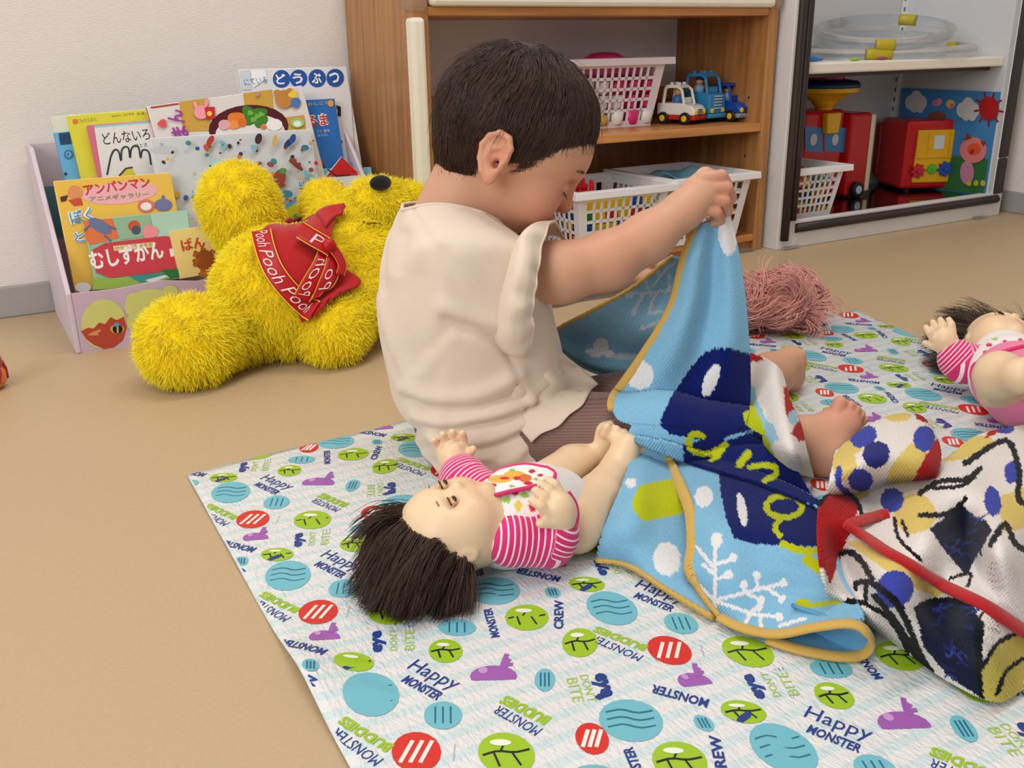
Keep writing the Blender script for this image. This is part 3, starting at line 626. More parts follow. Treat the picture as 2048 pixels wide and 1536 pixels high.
# ================================================================ cardboard book box and books
LIL = mat('lilac_cardboard', (205, 180, 204), 0.5, noise=(14, 0.04)); LIL2 = mat('pale_lilac_cardboard', (214, 200, 214), 0.5, noise=(14, 0.04))
BX0, BX1, BYF, BYB = 0.124, 0.700, 1.640, 1.945
bx = thing('book_box', 'lilac cardboard book box with sloping sides standing against the white wall', 'book box', ((BX0+BX1)/2, 1.79, 0))
zb = onX(60, 298, BX0)[2]
side = [(BYF, 0), (BYF, 0.100), (1.86, zb), (BYB, zb), (BYB, 0)]
for X in (BX0, BX1-0.008):
    b = MB(); b.prism(side, (X, 0, 0), (0, 1, 0), (0, 0, 1), (1, 0, 0), 0, 0.008); b.build('side_panel', LIL2, bx, bevel=0.002)
b = MB(); b.b2((BX0+0.008, BYB-0.008, 0), (BX1-0.008, BYB, zb)); bp = b.build('back_panel', LIL2, bx)
b = MB(); b.b2((BX0+0.008, BYF+0.005, 0.0), (BX1-0.008, BYB-0.008, 0.006)); b.build('bottom_panel', LIL2, bx)
b = MB(); top = [(BX0+0.008, 0.100), (0.2, 0.098), (0.27, 0.103), (0.33, 0.094), (0.36, 0.096), (0.41, 0.075), (0.46, 0.078), (0.60, 0.085), (BX1-0.008, 0.1)]
b.prism([(BX0+0.008, 0), (BX1-0.008, 0)]+top[::-1], (0, BYF, 0), (1, 0, 0), (0, 0, 1), (0, -1, 0), -0.006, 0); b.build('front_panel', LIL, bx)
b = MB(); b.b2((BX0+0.008, BYF+0.05, 0.006), (BX1-0.008, BYF+0.056, 0.085)); b.build('divider', mat('brown_cardboard', (176, 140, 100), 0.8), bx)
f = Flat((0, BYB-0.0085, 0), (1, 0, 0), (0, 0, 1)); f.rect(BX0+0.01, 0.14, BX1-0.01, 0.235, (96, 150, 160)); f.rect(BX0+0.01, 0.01, BX1-0.01, 0.14, (208, 168, 186)); f.build('lining', bx)
f = Flat((0, BYF-0.0001, 0), (1, 0, 0), (0, 0, 1))
f.ell(207, 648, 45, 50, (212, 214, 130), 8); 
zig = [(162, 662), (176, 655), (187, 657), (198, 645), (210, 648), (221, 634), (233, 640), (248, 633)]
f.poly(zig+[(253, 655), (246, 680), (228, 694), (208, 698), (188, 690), (172, 678)], (186, 72, 56))
f.poly([(174, 670), (184, 664), (200, 658), (203, 661), (196, 666), (198, 670), (184, 671)], (216, 150, 90)); f.ell(234, 658, 14, 9, (214, 170, 90)); f.ell(235, 658, 10, 9, (24, 20, 20)); f.line([(235, 650), (235, 666)], 0.003, (214, 170, 90)); f.ell(233, 649, 6, 4, (90, 160, 210))
f.ell(300, 610, 52, 32, (214, 216, 130), -6); f.ell(266, 598, 14, 13, (214, 216, 130)); f.ell(340, 582, 15, 12, (214, 216, 130))
f.ell(305, 640, 52, 34, (214, 216, 130), -6)
f.poly([(382, 592), (390, 588), (408, 600), (404, 606), (386, 606)], (28, 24, 26))
f.poly([(300, 703-18), (360, 676), (380, 650), (372, 610), (420, 606), (430, 655), (420, 672)], (222, 196, 214))
f.build('sticker', bx)

def ang(v): return math.atan2(v[1], v[0])
BOOKS = {}
def book(name, label, tl, tr, bl, Y0, lean, th, cover, edge=(236, 232, 222), cat='book', spine=None):
    l = math.radians(lean); V = np.array([0, math.sin(l), math.cos(l)]); f = Flat((0, Y0, 0), (1, 0, 0), V)
    A, B = f.px(*tl), f.px(*tr); e1 = nrm(B-A); e2 = np.array([-e1[1], e1[0]]); wdt = np.linalg.norm(B-A)
    if bl is not None: hgt = (A-f.px(*bl))@e2
    else: hgt = (min(A[1], B[1])-0.012)/e2[1]
    w3 = lambda q, n=0: f.O+f.U*q[0]+f.V*q[1]+f.N*n
    q = [A-e2*hgt, B-e2*hgt, B, A]
    root = thing(name, label, cat, w3((q[0]+q[1])/2, -th/2), 'picture books in the lilac box')
    U3 = f.U*e1[0]+f.V*e1[1]; V3 = f.U*e2[0]+f.V*e2[1]; N = f.N; O = w3(q[0])
    c = mat('cover_%d_%d_%d' % cover, cover, 0.22, coat=0.3)
    b = MB(); b.prism([(0, 0), (wdt, 0), (wdt, hgt), (0, hgt)], O, U3, V3, N, -0.0018, 0); b.prism([(0, 0), (wdt, 0), (wdt, hgt), (0, hgt)], O, U3, V3, N, -th, -th+0.0018)
    b.build('cover', c, root, bevel=0.0006, kind='stuff')
    b = MB(); b.prism([(0.0005, 0), (0.0025, 0), (0.0025, hgt), (0.0005, hgt)], O, U3, V3, N, -th, -0.0009); b.build('spine', pm(spine or cover, 0.3), root)
    b = MB(); b.prism([(0.002, 0.003), (wdt-0.003, 0.003), (wdt-0.003, hgt-0.003), (0.002, hgt-0.003)], O, U3, V3, N, -th+0.0016, -0.0016); b.build('pages', mat('page_edges', edge, 0.7, bump=(300, 0.3)), root)
    f.root = root; f.q = q; f.e1 = e1; f.e2 = e2; f.wd = wdt; f.ht = hgt
    f.loc = lambda u, v: q[0]+e1*u*wdt+e2*v*hgt
    return f
def done(f): f.build('cover_print', f.root)
W_, K_, NV = (244, 244, 242), (24, 22, 24), (28, 52, 130)
# back layer
f = book('picture_book', 'big white animal picture book with blue circled title, tallest at the back', (476, 139), (692, 133), None, 1.775, 15, 0.022, (226, 228, 232))
for x, s in ((563, 'ど'), (597, 'う'), (634, 'ぶ'), (670, 'つ')):
    f.ell(x, 158-0.02*(x-563), 17.5, 18, (34, 84, 168)); f.text(s, (x-10, 169-0.02*(x-563)), (x+10, 168.5-0.02*(x-563)), 20, W_, 0.03)
f.poly([(480, 142), (500, 141), (502, 180), (484, 180)], (206, 214, 224)); f.poly([(500, 141), (530, 140), (534, 158), (506, 176)], (240, 244, 246))
f.line([(672, 214), (678, 215), (678, 232)], 0.007, K_); f.ell(682, 284, 3, 3, (120, 100, 70)); f.line([(698, 140), (712, 350)], 0.0012, (150, 150, 156))
f.text('にている', (490, 172), (535, 166), 12, (90, 140, 190)); done(f)
f = book('picture_book', 'bright blue vehicle picture book with red outlined title leaning at the right', (590, 200), (669, 197), None, 1.752, 15, 0.010, (36, 110, 192))
f.text('るま', (616, 256), (659, 251), 24, (240, 240, 240), 0.09); f.text('るま', (617, 254), (658, 250), 21, (206, 40, 44), 0.02)
f.text('さく 絵本', (634, 266), (660, 264), 6, (206, 220, 235)); f.text('ゆうびん', (636, 274), (656, 272), 5, (206, 220, 235)); f.text('おしごと', (616, 212), (658, 208), 6, (236, 206, 120))
f.ell(661, 207, 6, 7, (230, 160, 70)); f.poly([(632, 320), (646, 322), (652, 345), (634, 345)], (70, 50, 40)); f.ell(641, 326, 6, 6, (200, 60, 40)); done(f)
f = book('file_folder', 'cream folder standing furthest left at the back of the lilac box', (101, 234), (150, 229), None, 1.788, 14, 0.006, (222, 222, 206), cat='folder'); done(f)
f = book('sound_book', 'light blue toy keyboard book with black slots beside the yellow book', (107, 265), (150, 261), None, 1.772, 14, 0.014, (106, 178, 222))
for i in range(8): f.line([(117+0.5*i, 268+2.9*i), (139+0.5*i, 266+2.9*i)], 0.0022, (40, 70, 110))
f.ell(137, 309, 9, 9, (60, 110, 160)); f.ell(137, 309, 6, 6, (106, 178, 222)); f.ell(136, 309, 2.5, 3, (60, 110, 160)); f.ell(131, 348, 3, 3, (30, 50, 90)); done(f)
f = book('light_blue_book', 'pale blue thin book behind the red and white card at the right end', (560, 340), (742, 334), None, 1.742, 15, 0.008, (128, 202, 226)); done(f)
f = book('picture_book', 'lime yellow picture book behind the white drawing book', (133, 231), (310, 217), None, 1.752, 15, 0.012, (220, 216, 66))
f.text('こどものえほん', (148, 247), (194, 242), 9, (150, 160, 60)); f.text('おはなし だいすき', (224, 235), (268, 230), 5, (120, 110, 40)); f.text('えほん', (274, 231), (298, 228), 6, (120, 90, 40)); f.ell(150, 243, 5, 5, (226, 120, 60)); done(f)
f = book('picture_book', 'white drawing book with pink edge and an outlined hand on the cover', (174, 250), (320, 239), None, 1.738, 15, 0.012, (214, 110, 140))
f.poly([(188, 252), (320, 241), (330, 420), (216, 428)], (226, 226, 224)); f.poly([(188, 252), (320, 241), (320, 245), (189, 256)], (150, 210, 220))
f.text('どんないろ', (208, 290), (302, 279), 24, (44, 42, 46), 0.005); f.text('絵と文', (270, 296), (296, 293), 8, (90, 90, 90))
hand = [(214, 350), (218, 330), (222, 312), (229, 300), (237, 303), (242, 322), (243, 302), (249, 294), (257, 297), (260, 316), (262, 300), (268, 292), (277, 295), (281, 316), (284, 302), (291, 300), (298, 306), (302, 330)]
f.line(catmull(hand, 70), 0.0030, (60, 60, 64)); f.poly([(240, 352), (252, 338), (264, 336), (272, 352)], (214, 200, 70)); f.line([(238, 352), (252, 337), (265, 335)], 0.003, (60, 60, 64)); done(f)
f = book('picture_book', 'cooking picture book with a plate of food and purple title on its cover', (293, 213), (604, 171), None, 1.728, 15, 0.018, (226, 222, 220), spine=(190, 60, 70))
for k, x in enumerate((358, 486, 560)):
    if k < 2: f.poly([(x, 204-0.135*(x-358)), (x+58, 204-0.135*(x-300)+0), (x+64, 262-0.1*(x-358)), (x+8, 264-0.1*(x-358))], (206, 162, 70))
f.poly([(563, 236), (608, 230), (612, 258), (566, 262)], (206, 162, 70)); f.poly([(300, 214), (356, 206), (358, 209), (302, 217)], (180, 60, 70))
f.ell(497, 256, 80, 46, (84, 22, 36), -4); f.ell(500, 268, 70, 40, (232, 228, 226), -4)
for x, y, r in ((497, 226, 15), (510, 232, 14), (522, 226, 12), (500, 240, 12), (516, 244, 12), (528, 240, 9)): f.ell(x, y, r, r*0.85, (60, 134, 46), 20*x, blob=0.12)
for x, y in ((500, 226), (514, 233), (522, 229), (506, 240)): f.ell(x, y, 6, 5, (120, 180, 70), 0, blob=0.15)
f.ell(472, 240, 17, 16, (230, 126, 50), 0, blob=0.1); f.ell(466, 250, 12, 9, (238, 150, 70)); f.ell(484, 246, 9, 8, (224, 110, 40)); f.ell(448, 250, 12, 10, (226, 170, 176)); f.ell(548, 250, 16, 12, (240, 240, 240)); f.ell(526, 254, 6, 5, (226, 120, 70)); f.ell(594, 246, 14, 10, (160, 200, 120)); f.ell(594, 248, 8, 6, (240, 240, 235))
f.text('まん', (378, 272), (362, 218), 34, (164, 54, 160), 0.02)
f.ell(402, 225, 15, 14, (244, 160, 176)); f.ell(391, 212, 4, 9, (244, 160, 176), -20); f.ell(412, 206, 4, 9, (244, 160, 176), 10); f.poly([(408, 216), (428, 214), (430, 238), (412, 240)], (206, 40, 48)); f.ell(418, 228, 5, 5, (240, 206, 80))
f.ell(567, 199, 18, 18, (196, 136, 66)); f.ell(553, 187, 7, 7, (196, 136, 66)); f.ell(578, 184, 7, 7, (196, 136, 66)); f.ell(585, 190, 9, 8, (240, 206, 70), 0, blob=0.15); f.ell(590, 206, 10, 10, (80, 120, 190)); f.ell(324, 248, 9, 8, (226, 80, 90), 0, blob=0.14)
f.ell(514, 190, 4, 4, (200, 140, 170)); done(f)
# middle layer
f = book('silver_book', 'large silvery board book printed with tiny scattered objects behind the yellow bear', (299, 276), (620, 258), None, 1.700, 15, 0.016, (214, 218, 222))
f.poly([(304, 282), (618, 264), (642, 400), (640, 420), (345, 440)], (206, 212, 218))
rr = random.Random(4); cs = [(190, 50, 44), (40, 90, 160), (230, 180, 60), (60, 140, 150), (150, 80, 60), (120, 190, 210), (210, 120, 60), (140, 150, 60), (60, 50, 60)]
f.ell(440, 340, 30, 20, (170, 214, 224), 10, blob=0.1); f.ell(330, 300, 26, 8, (196, 200, 206)); 
for i in range(90):
    x = rr.uniform(318, 632); y = rr.uniform(282, 428); x += (y-280)*0.15
    if x > 633: continue
    s = rr.choice([2, 2, 3, 4, 5]); f.ell(x, y, s*rr.uniform(0.8, 1.6), s, rr.choice(cs), rr.uniform(0, 180), n=10)
for x, y, r, r2, a, c in ((418, 284, 6, 12, 30, (180, 60, 50)), (410, 298, 5, 8, -30, (200, 80, 60)), (514, 280, 7, 11, 15, (70, 46, 50)), (546, 284, 4, 13, 10, (220, 170, 100)), (574, 288, 12, 6, -45, (40, 60, 120)), (582, 280, 6, 10, 20, (40, 80, 150)), (590, 333, 16, 5, 40, (120, 60, 40)), (582, 324, 8, 6, 10, (130, 70, 50)), (620, 362, 5, 14, -35, (120, 170, 200)), (556, 358, 12, 18, 10, (150, 70, 50)), (562, 344, 8, 6, 0, (90, 150, 70)), (570, 390, 12, 8, 0, (60, 140, 160)), (606, 298, 8, 6, 0, (60, 120, 150))): f.ell(x, y, r, r2, c, a, n=14)
for s, x, y, c in (('E', 608, 398, (60, 140, 200)), ('V', 606, 386, (200, 60, 60)), ('E', 605, 374, (60, 140, 200)), ('N', 603, 362, (220, 180, 60))): f.text(s, (x, y), (x-1.3, y-9), 11, c, 0.02)
done(f)
f = book('picture_book', 'yellow picture book with red balloon title and blue lettering at the left', (107, 362), (341, 345), (153, 584), 1.676, 15, 0.012, (238, 196, 84))
f.ell(240, 386, 76, 22, (240, 180, 190), -5); f.text('アンパンマン', (170, 392), (302, 374), 23, (196, 60, 76), 0.03); f.text('アニメギャラリー', (180, 404), (298, 393), 11, (120, 140, 60), 0.02)
f.ell(150, 384, 15, 13, (226, 150, 100), 0, blob=0.03); f.poly([(136, 400), (162, 396), (166, 410), (148, 412)], (206, 80, 60)); f.poly([(120, 394), (136, 390), (132, 402), (122, 404)], (90, 50, 50)); f.ell(292, 412, 17, 13, (226, 120, 110)); f.ell(292, 413, 11, 8, (244, 240, 236)); f.ell(326, 410, 18, 12, (120, 120, 170)); f.ell(326, 398, 4, 8, (120, 120, 170))
f.text('ぼく', (142, 452), (192, 442), 32, (240, 244, 250), 0.10); f.text('ぼく', (144, 450), (190, 441), 28, (70, 150, 210), 0.01); f.text('と', (150, 486), (172, 484), 24, (240, 244, 250), 0.1); f.text('と', (151, 485), (170, 483), 21, (70, 150, 210), 0.01); f.ell(166, 575, 16, 10, (236, 240, 244)); done(f)
f = book('lime_book', 'yellow-green book with a blue wavy line half hidden behind the bear', (545, 412), (700, 402), None, 1.690, 15, 0.010, (196, 200, 44))
f.line(catmull([(548, 420), (565, 418), (580, 408), (598, 402), (616, 406), (630, 404)], 30), 0.006, (90, 160, 210)); f.ell(594, 432, 8, 4, (60, 150, 110)); done(f)
f = book('picture_card', 'red and white square card tilted on its corner above the bear', (683, 313), (722, 350), (637, 372), 1.735, 15, 0.004, (226, 226, 226), cat='card')
f.poly([(683, 314), (721, 350), (690, 352), (652, 354)], (200, 34, 38)); f.line([(655, 338), (672, 352), (700, 350)], 0.003, (90, 20, 24)); f.line([(676, 362), (685, 368), (688, 378)], 0.002, K_); done(f)
# front layer
f = book('insect_picture_book', 'insect picture book with red banner title leaning in front at the left', (166, 441), (374, 420), (186, 580), 1.658, 14, 0.012, (150, 196, 170), spine=(206, 120, 50))
f.poly([(166, 441), (224, 436), (238, 476), (180, 490), (172, 478)], (226, 120, 70)); f.poly([(232, 436), (300, 428), (306, 470), (240, 480)], (150, 190, 160)); f.poly([(300, 428), (374, 421), (380, 470), (310, 476)], (176, 214, 200))
f.ell(200, 452, 26, 12, (110, 120, 160), 30); f.line([(208, 470), (222, 482)], 0.003, (90, 110, 150)); f.line([(180, 450), (168, 462)], 0.003, (90, 110, 150)); f.line([(216, 452), (232, 458)], 0.003, (90, 110, 150))
f.ell(268, 452, 12, 11, (206, 90, 50)); f.ell(272, 460, 9, 9, (80, 90, 120)); f.ell(300, 464, 16, 14, (240, 150, 160), 0, blob=0.08)
f.poly([(184, 500), (210, 486), (330, 472), (368, 478), (366, 500), (358, 540), (290, 548), (220, 556), (192, 545)], (206, 66, 80))
f.poly([(226, 492), (308, 484), (310, 494), (228, 502)], (230, 214, 160)); f.text('ひらがなで よめる', (231, 500), (304, 492), 8, (150, 90, 50))
f.text('むしずかん', (184, 541), (330, 517), 40, (244, 244, 244), 0.035); f.poly([(338, 498), (346, 497), (350, 512), (341, 514)], W_); f.poly([(346, 500), (362, 498), (361, 512), (350, 513)], W_)
f.poly([(186, 555), (230, 556), (300, 548), (372, 538), (372, 548), (270, 575), (186, 580)], (150, 186, 80)); f.poly([(256, 552), (340, 544), (330, 556), (280, 566)], (60, 150, 140)); f.poly([(290, 560), (330, 550), (336, 553), (300, 566)], (226, 232, 232))
f.poly([(320, 540), (374, 536), (374, 552), (340, 556)], (40, 120, 66)); done(f)
f = book('board_book', 'small yellow board book with a crab-like bread shape near the bear', (339, 462), (432, 448), (372, 556), 1.6455, 14, 0.012, (240, 216, 138))
f.text('ぱん', (365, 503), (412, 494), 24, (206, 78, 40), 0.035); f.ell(410, 520, 20, 20, (160, 84, 36), 0, blob=0.05); f.ell(392, 522, 8, 5, (176, 96, 44)); f.ell(392, 506, 6, 4, (176, 96, 44), 40)
for i in range(7): f.ell(410+22*math.cos(i*0.9), 520+22*math.sin(i*0.9), 5, 4, (176, 96, 44))
f.ell(412, 548, 16, 6, (190, 110, 50)); f.text('こども', (391, 459), (408, 456), 5, (110, 160, 80)); done(f)
# ================================================================ picnic mat with its print
ML, MT, MBR, MBL = (0.173, 1.062), (1.374, 1.132), (1.22, -0.05), (0.150, -0.10)
def mz(x, y):
    z = 0.0022+0.0006*np.sin(38*y+6*x)+0.0005*np.sin(23*x-17*y+1)
    z = z+0.010*np.exp(-((x-0.163)/0.035)**2)*np.exp(-((y-0.62)/0.05)**2)      # raised ripple at the left hem
    z = z+0.0014*np.exp(-((y-0.66-0.1*(x-0.3))/0.03)**2)*np.exp(-((x-0.32)/0.10)**2)
    return z+0.0012*np.exp(-((y-0.80-0.25*(x-0.3))/0.03)**2)*np.exp(-((x-0.30)/0.12)**2)
def mat_edge(x, y):   # keep a print point on the sheet
    u = np.clip((y-(-0.1))/1.16, 0, 1); x0 = 0.151+0.022*u+0.002; x1 = np.interp(y, [-0.05, 0.9, 1.132], [1.22, 1.305, 1.372]); x = np.clip(x, x0, x1)
    return x, np.minimum(y, 1.061+0.0583*(x-0.173)-0.002)
b = MB(); nx, ny = 130, 130
u = np.linspace(0, 1, nx)[:, None]; v = np.linspace(0, 1, ny)[None]
X = MBL[0]*(1-u)*(1-v)+MBR[0]*u*(1-v)+ML[0]*(1-u)*v+MT[0]*u*v; Y = MBL[1]*(1-u)*(1-v)+MBR[1]*u*(1-v)+ML[1]*(1-u)*v+MT[1]*u*v
X = np.where(u > 0.5, np.minimum(X, np.interp(Y, [-0.05, 0.9, 1.132], [1.22, 1.305, 1.374])), X)
b.grid(np.stack([X, Y, mz(X, Y)], -1))
TARP = mat('tarp_print_ground', (228, 230, 233), 0.24, stripes=((0.03, 1, 0), 0.0203, (209, 226, 231), 0.42), bump=(300, 0.95, (1, 0.4, 1)), coat=0.6)
mt = b.build('picnic_mat', TARP, None, smooth=True, solid=0.0008, label='glossy picnic mat printed with bright blobs and monster words on the beige floor', cat='mat')
f = Flat((0, 0, 0), (1, 0, 0), (0, 1, 0)); f.step = 0.00006
def warp(P): x, y = mat_edge(P[:, 0], P[:, 1]); return np.stack([x, y, mz(x, y)+0.0004], -1)
f.warp = warp
GR, BL, RD, PU, NVY, LG, LB = (156, 196, 34), (112, 188, 206), (214, 44, 34), (160, 92, 178), (28, 60, 138), (172, 204, 96), (160, 206, 222)
s_ = 0.3418
def q(a, b_): return fl(500+a*s_, 1150+b_*s_)[:2]
IT = []
def E(a, b_, rx, ry, c, kind): IT.append(('e', q(a, b_), q(a+rx, b_)-q(a, b_), q(a, b_-ry)-q(a, b_), c, kind))
def TX(t, cx, cy, dx, dy, L, h, c, bold=0.0):
    d = nrm([dx, dy]); n = np.array([d[1], -d[0]]); p0 = np.array([cx, cy])-d*L/2-n*h/2; p1 = p0+d*L; a, b2, c2 = q(*p0), q(*p1), q(*(p0+n*h)); IT.append(('t', a, b2, np.linalg.norm(c2-a), c, t, bold))
TX('Happy', 1050, 600, 280, 130, 300, 92, NVY); TX('MONSTER', 998, 672, 225, 118, 240, 52, NVY, 0.03)
TX('eye', 757, 412, -8, -120, 122, 82, NVY, 0.05); TX("DON'T", 840, 402, -3, -118, 118, 46, LG); TX('BITE', 935, 398, -3, -110, 112, 56, LG)
TX('MONSTER', 330, 470, -258, -72, 268, 48, NVY, 0.03); TX('BUDDIES', 692, 965, -280, -160, 330, 62, GR, 0.045); TX('MONSTER', 636, 1040, -270, -180, 320, 66, NVY)
TX('MONSTER', 1415, 300, -50, -160, 170, 52, NVY, 0.03); TX('CREW', 1806, 248, 0, -1, 165, 58, NVY, 0.03); TX('©Disney/Pixar', 1195, 1062, -8, 100, 100, 16, (120, 150, 180))
TX('\\ | /', 932, 330, 60, -6, 56, 18, NVY); TX('/ | \\', 926, 460, 60, 4, 40, 14, NVY)
E(710, 720, 165, 125, BL, 0); E(1130, 838, 112, 82, BL, 1); E(975, 1055, 145, 115, RD, 2); E(440, 398, 92, 46, PU, 3); E(610, 540, 118, 56, GR, 4); E(1145, 458, 100, 66, GR, 4); E(820, 238, 132, 78, GR, 4)
E(1930, 410, 105, 84, GR, 4); E(1470, 1030, 168, 132, GR, 4); E(1620, 262, 128, 72, GR, 4); E(1725, 630, 60, 68, BL, 1); E(362, 600, 50, 40, BL, 1); E(1212, 325, 112, 46, BL, 1); E(1430, 112, 150, 78, BL, 0); E(1232, 182, 78, 58, RD, 2)
E(1425, 605, 138, 64, PU, 3); TX('BUDDIES', 1622, 815, -270, -140, 300, 62, GR, 0.045); TX('MONSTER', 1575, 876, -268, -150, 290, 58, NVY); TX('eye', 2048, 660, 45, 140, 150, 92, NVY, 0.05); TX("DON'T", 1975, 682, 50, 150, 170, 48, LG); TX('BITE', 1898, 690, 45, 150, 150, 60, LG)
E(2282, 830, 160, 128, BL, 0); TX('MONSTER', 2310, 650, -280, -90, 280, 50, NVY, 0.03); E(1935, 965, 128, 92, RD, 2)
lat = (0.2255, 0.2035); seen = []; keep = []
for it in IT:
    ctr = it[1] if it[0] == 'e' else (it[1]+it[2])/2; m = np.array([ctr[0] % lat[0], ctr[1] % lat[1]])
    dup_ = any(k == (it[0], it[5]) and np.hypot(*[min(abs(m[i]-w_[i]), lat[i]-abs(m[i]-w_[i])) for i in (0, 1)]) < 0.03 for k, w_ in seen)
    if not dup_: seen.append(((it[0], it[5]), m)); keep.append(it)
def stamp(it, sh):
    f.k = 0
    if it[0] == 't':
        a = it[1]+sh; b2 = it[2]+sh; c = (a+b2)/2
        x, y = mat_edge(np.array([c[0]]), np.array([c[1]]))
        if abs(x[0]-c[0])+abs(y[0]-c[1]) > 0.012: return
        f.text(it[5], a, b2, it[3], it[4], it[6], isuv=True); return
    c = it[1]+sh; ax_, ay = it[2], it[3]; kind = it[5]
    x, y = mat_edge(np.array([c[0]]), np.array([c[1]]))
    if abs(x[0]-c[0])+abs(y[0]-c[1]) > np.linalg.norm(ax_)*0.8: return
    inside = abs(x[0]-c[0])+abs(y[0]-c[1]) < 1e-5
    def ring(k, off, col, sx=1, sy=1, n=18, half=None):
        t = np.linspace(0, 2*math.pi, n, endpoint=False); P = c+off[0]*ax_+off[1]*ay+np.cos(t)[:, None]*ax_*k*sx+np.sin(t)[:, None]*ay*k*sy
        if half is not None: P = np.where(((P-c)@ay/(ay@ay) < half)[:, None], P-((P-c)@ay/(ay@ay)-half)[:, None]*ay, P)
        f.put(P, [(0, i, i+1) for i in range(1, n-1)], col)
    if kind == 3:
        ring(1, (0, 0), PU, half=-0.35)
        if inside:
            for i in range(3):
                P = np.array([c+ax_*(0.35+0.25*t+0.12*i*t)+ay*(0.7+(1.9-0.5*i)*t-0.5*t*t) for t in np.linspace(0, 1, 7)]); f.line(P, 0.004, PU, True)
            ring(0.2, (-0.45, 0.55), (196, 150, 210), 1, 1.6)
        return
    ring(1, (0, 0), it[4])
    if not inside: return
    def arc(pts, wd, cc): f.line(catmull(np.array([c+ax_*u+ay*v for u, v in pts]), 8), wd, cc, True)
    ink = (24, 30, 44)
    if kind == 0:
        [arc([(-0.75, o_), (-0.25, o_+0.14), (0.25, o_-0.02), (0.75, o_+0.1)], 0.0016, (34, 110, 140)) for o_ in (-0.35, 0, 0.35)]
        for i in range(4): f.line(np.array([c+ax_*(-0.95+0.10*i)+ay*(1.02+0.06*i), c+ax_*(-0.80+0.10*i)+ay*(1.22+0.06*i)]), 0.005, NVY, True)
    elif kind == 4: arc([(-0.85, -0.1), (-0.3, 0.1), (0.3, 0.05), (0.85, 0.2)], 0.0022, ink); arc([(-0.2, 0.1), (0.05, 0.6)], 0.0016, ink); arc([(0.2, 0.05), (0.45, -0.55)], 0.0016, ink); arc([(-0.45, 0.05), (-0.3, -0.6)], 0.0016, ink); ring(0.26, (-0.15, 0.5), (236, 240, 228), 1.5, 0.6)
    elif kind == 2: [f.line(np.array([c+ax_*(o_-0.25)-ay*0.55, c+ax_*(o_+0.25)+ay*0.55]), 0.0030, (244, 236, 230), True) for o_ in (-0.4, 0, 0.4)]
    else: [f.line(np.array([c+ax_*o_-ay*0.6, c+ax_*o_+ay*0.6]), 0.0014, (34, 110, 140), True) for o_ in (-0.4, 0, 0.4)]
for it in keep:
    for i in range(-6, 8):
        for j in range(-6, 8):
            sh = np.array([i*lat[0], j*lat[1]]); c = it[1]+sh
            if 0.10 < c[0] < 1.45 and 0.05 < c[1] < 1.15: stamp(it, sh)
po = f.build('printed_pattern', mt); po['kind'] = 'stuff'
# ================================================================ big yellow shaggy plush bear lying on its back
FT, TO, LEG = fl(374, 683, 0.064), fl(562, 588, 0.096), onY(478, 408, 1.600)
CH = fl(690, 545, 0.110); HD = fl(790, 500, 0.118); PW = fl(664, 660, 0.052); SHD = fl(730, 575, 0.095); PW2 = onY(650, 408, 1.625); SH2 = fl(690, 470, 0.17)
MUZ = onY(752, 405, 1.53); EARP = onY(822, 392, 1.53)
S_ = Soft((0.10, 1.25, -0.002), (0.85, 1.78, 0.36), 0.0052)
S_.ell(TO, (0.096, 0.096, 0.094)); S_.cap(TO, CH, 0.095, 0.085, 0.03)
S_.cap(TO+np.array([-0.03, 0.0, -0.035]), FT, 0.052, 0.052, 0.014); S_.ell(FT, (0.066, 0.064, 0.062), None, 0.02)
hip = fl(536, 545, 0.11); S_.cap(hip, LEG, 0.052, 0.054, 0.016); S_.ell(LEG, (0.058, 0.056, 0.064), None, 0.02)
S_.cap(CH, HD, 0.08, 0.09, 0.03); S_.ell(HD, (0.098, 0.098, 0.098), None, 0.02); S_.ell(MUZ, (0.050, 0.048, 0.040), None, 0.02); S_.cap(MUZ, EARP, 0.030, 0.022, 0.012)
S_.cap(SHD, PW, 0.052, 0.046, 0.014); S_.ell(PW, (0.050, 0.050, 0.050), None, 0.014); S_.cap(SH2, PW2, 0.045, 0.036, 0.014); S_.ell(PW2, 0.037, None, 0.01)
S_.cutcap(onY(722, 452, 1.49), onY(770, 452, 1.49), 0.006)
V5, F5 = S_.mesh(2)
plush = thing('plush_bear', 'big shaggy yellow plush bear in a red vest, lying by the book box', 'plush toy', (TO[0], TO[1], 0))
quick(V5, F5, 'body', mat('yellow_plush_base', (250, 220, 0), 0.95), plush)
P, Nn = sample(V5, F5, 52000); k = 5
cl = np.sin(P@np.array([210., 60, 90]))+np.sin(P@np.array([-70., 190, 150])); tw = np.stack([np.sin(P@np.array([150., 20, 80])+1), np.sin(P@np.array([30., 170, -60])), np.sin(P@np.array([-50., 90, 160])+2)], -1)
D = Nn+0.45*tw*0.6+0.30*RNG.normal(size=P.shape)+np.array([0, 0, -0.25]); D /= np.linalg.norm(D, axis=1)[:, None]
L = (0.0105+0.0035*RNG.random(len(P))+0.0012*cl)[:, None, None]
t = np.linspace(0, 1, k)[None, :, None]; bend = RNG.normal(size=P.shape)*0.0020
Q = P[:, None]+D[:, None]*L*t+bend[:, None]*t**2+np.array([0, 0, -0.0025])*t**2; Q[..., 2] = np.maximum(Q[..., 2], 0.001)
strands('fur', Q, np.linspace(0.00062, 0.00022, k)[None], mat('yellow_fur', (255, 238, 6), 0.7, hairvar=0.14, sheen=0.3), plush)
T5 = bvh(V5, F5)
b = MB(); nz = onY(761, 366, 1.487)
b.ball(nz, (0.0195, 0.010, 0.013), None, None, 18); b.build('nose', mat('black_velvet', (12, 11, 12), 0.9, sheen=0.3), plush, smooth=True)
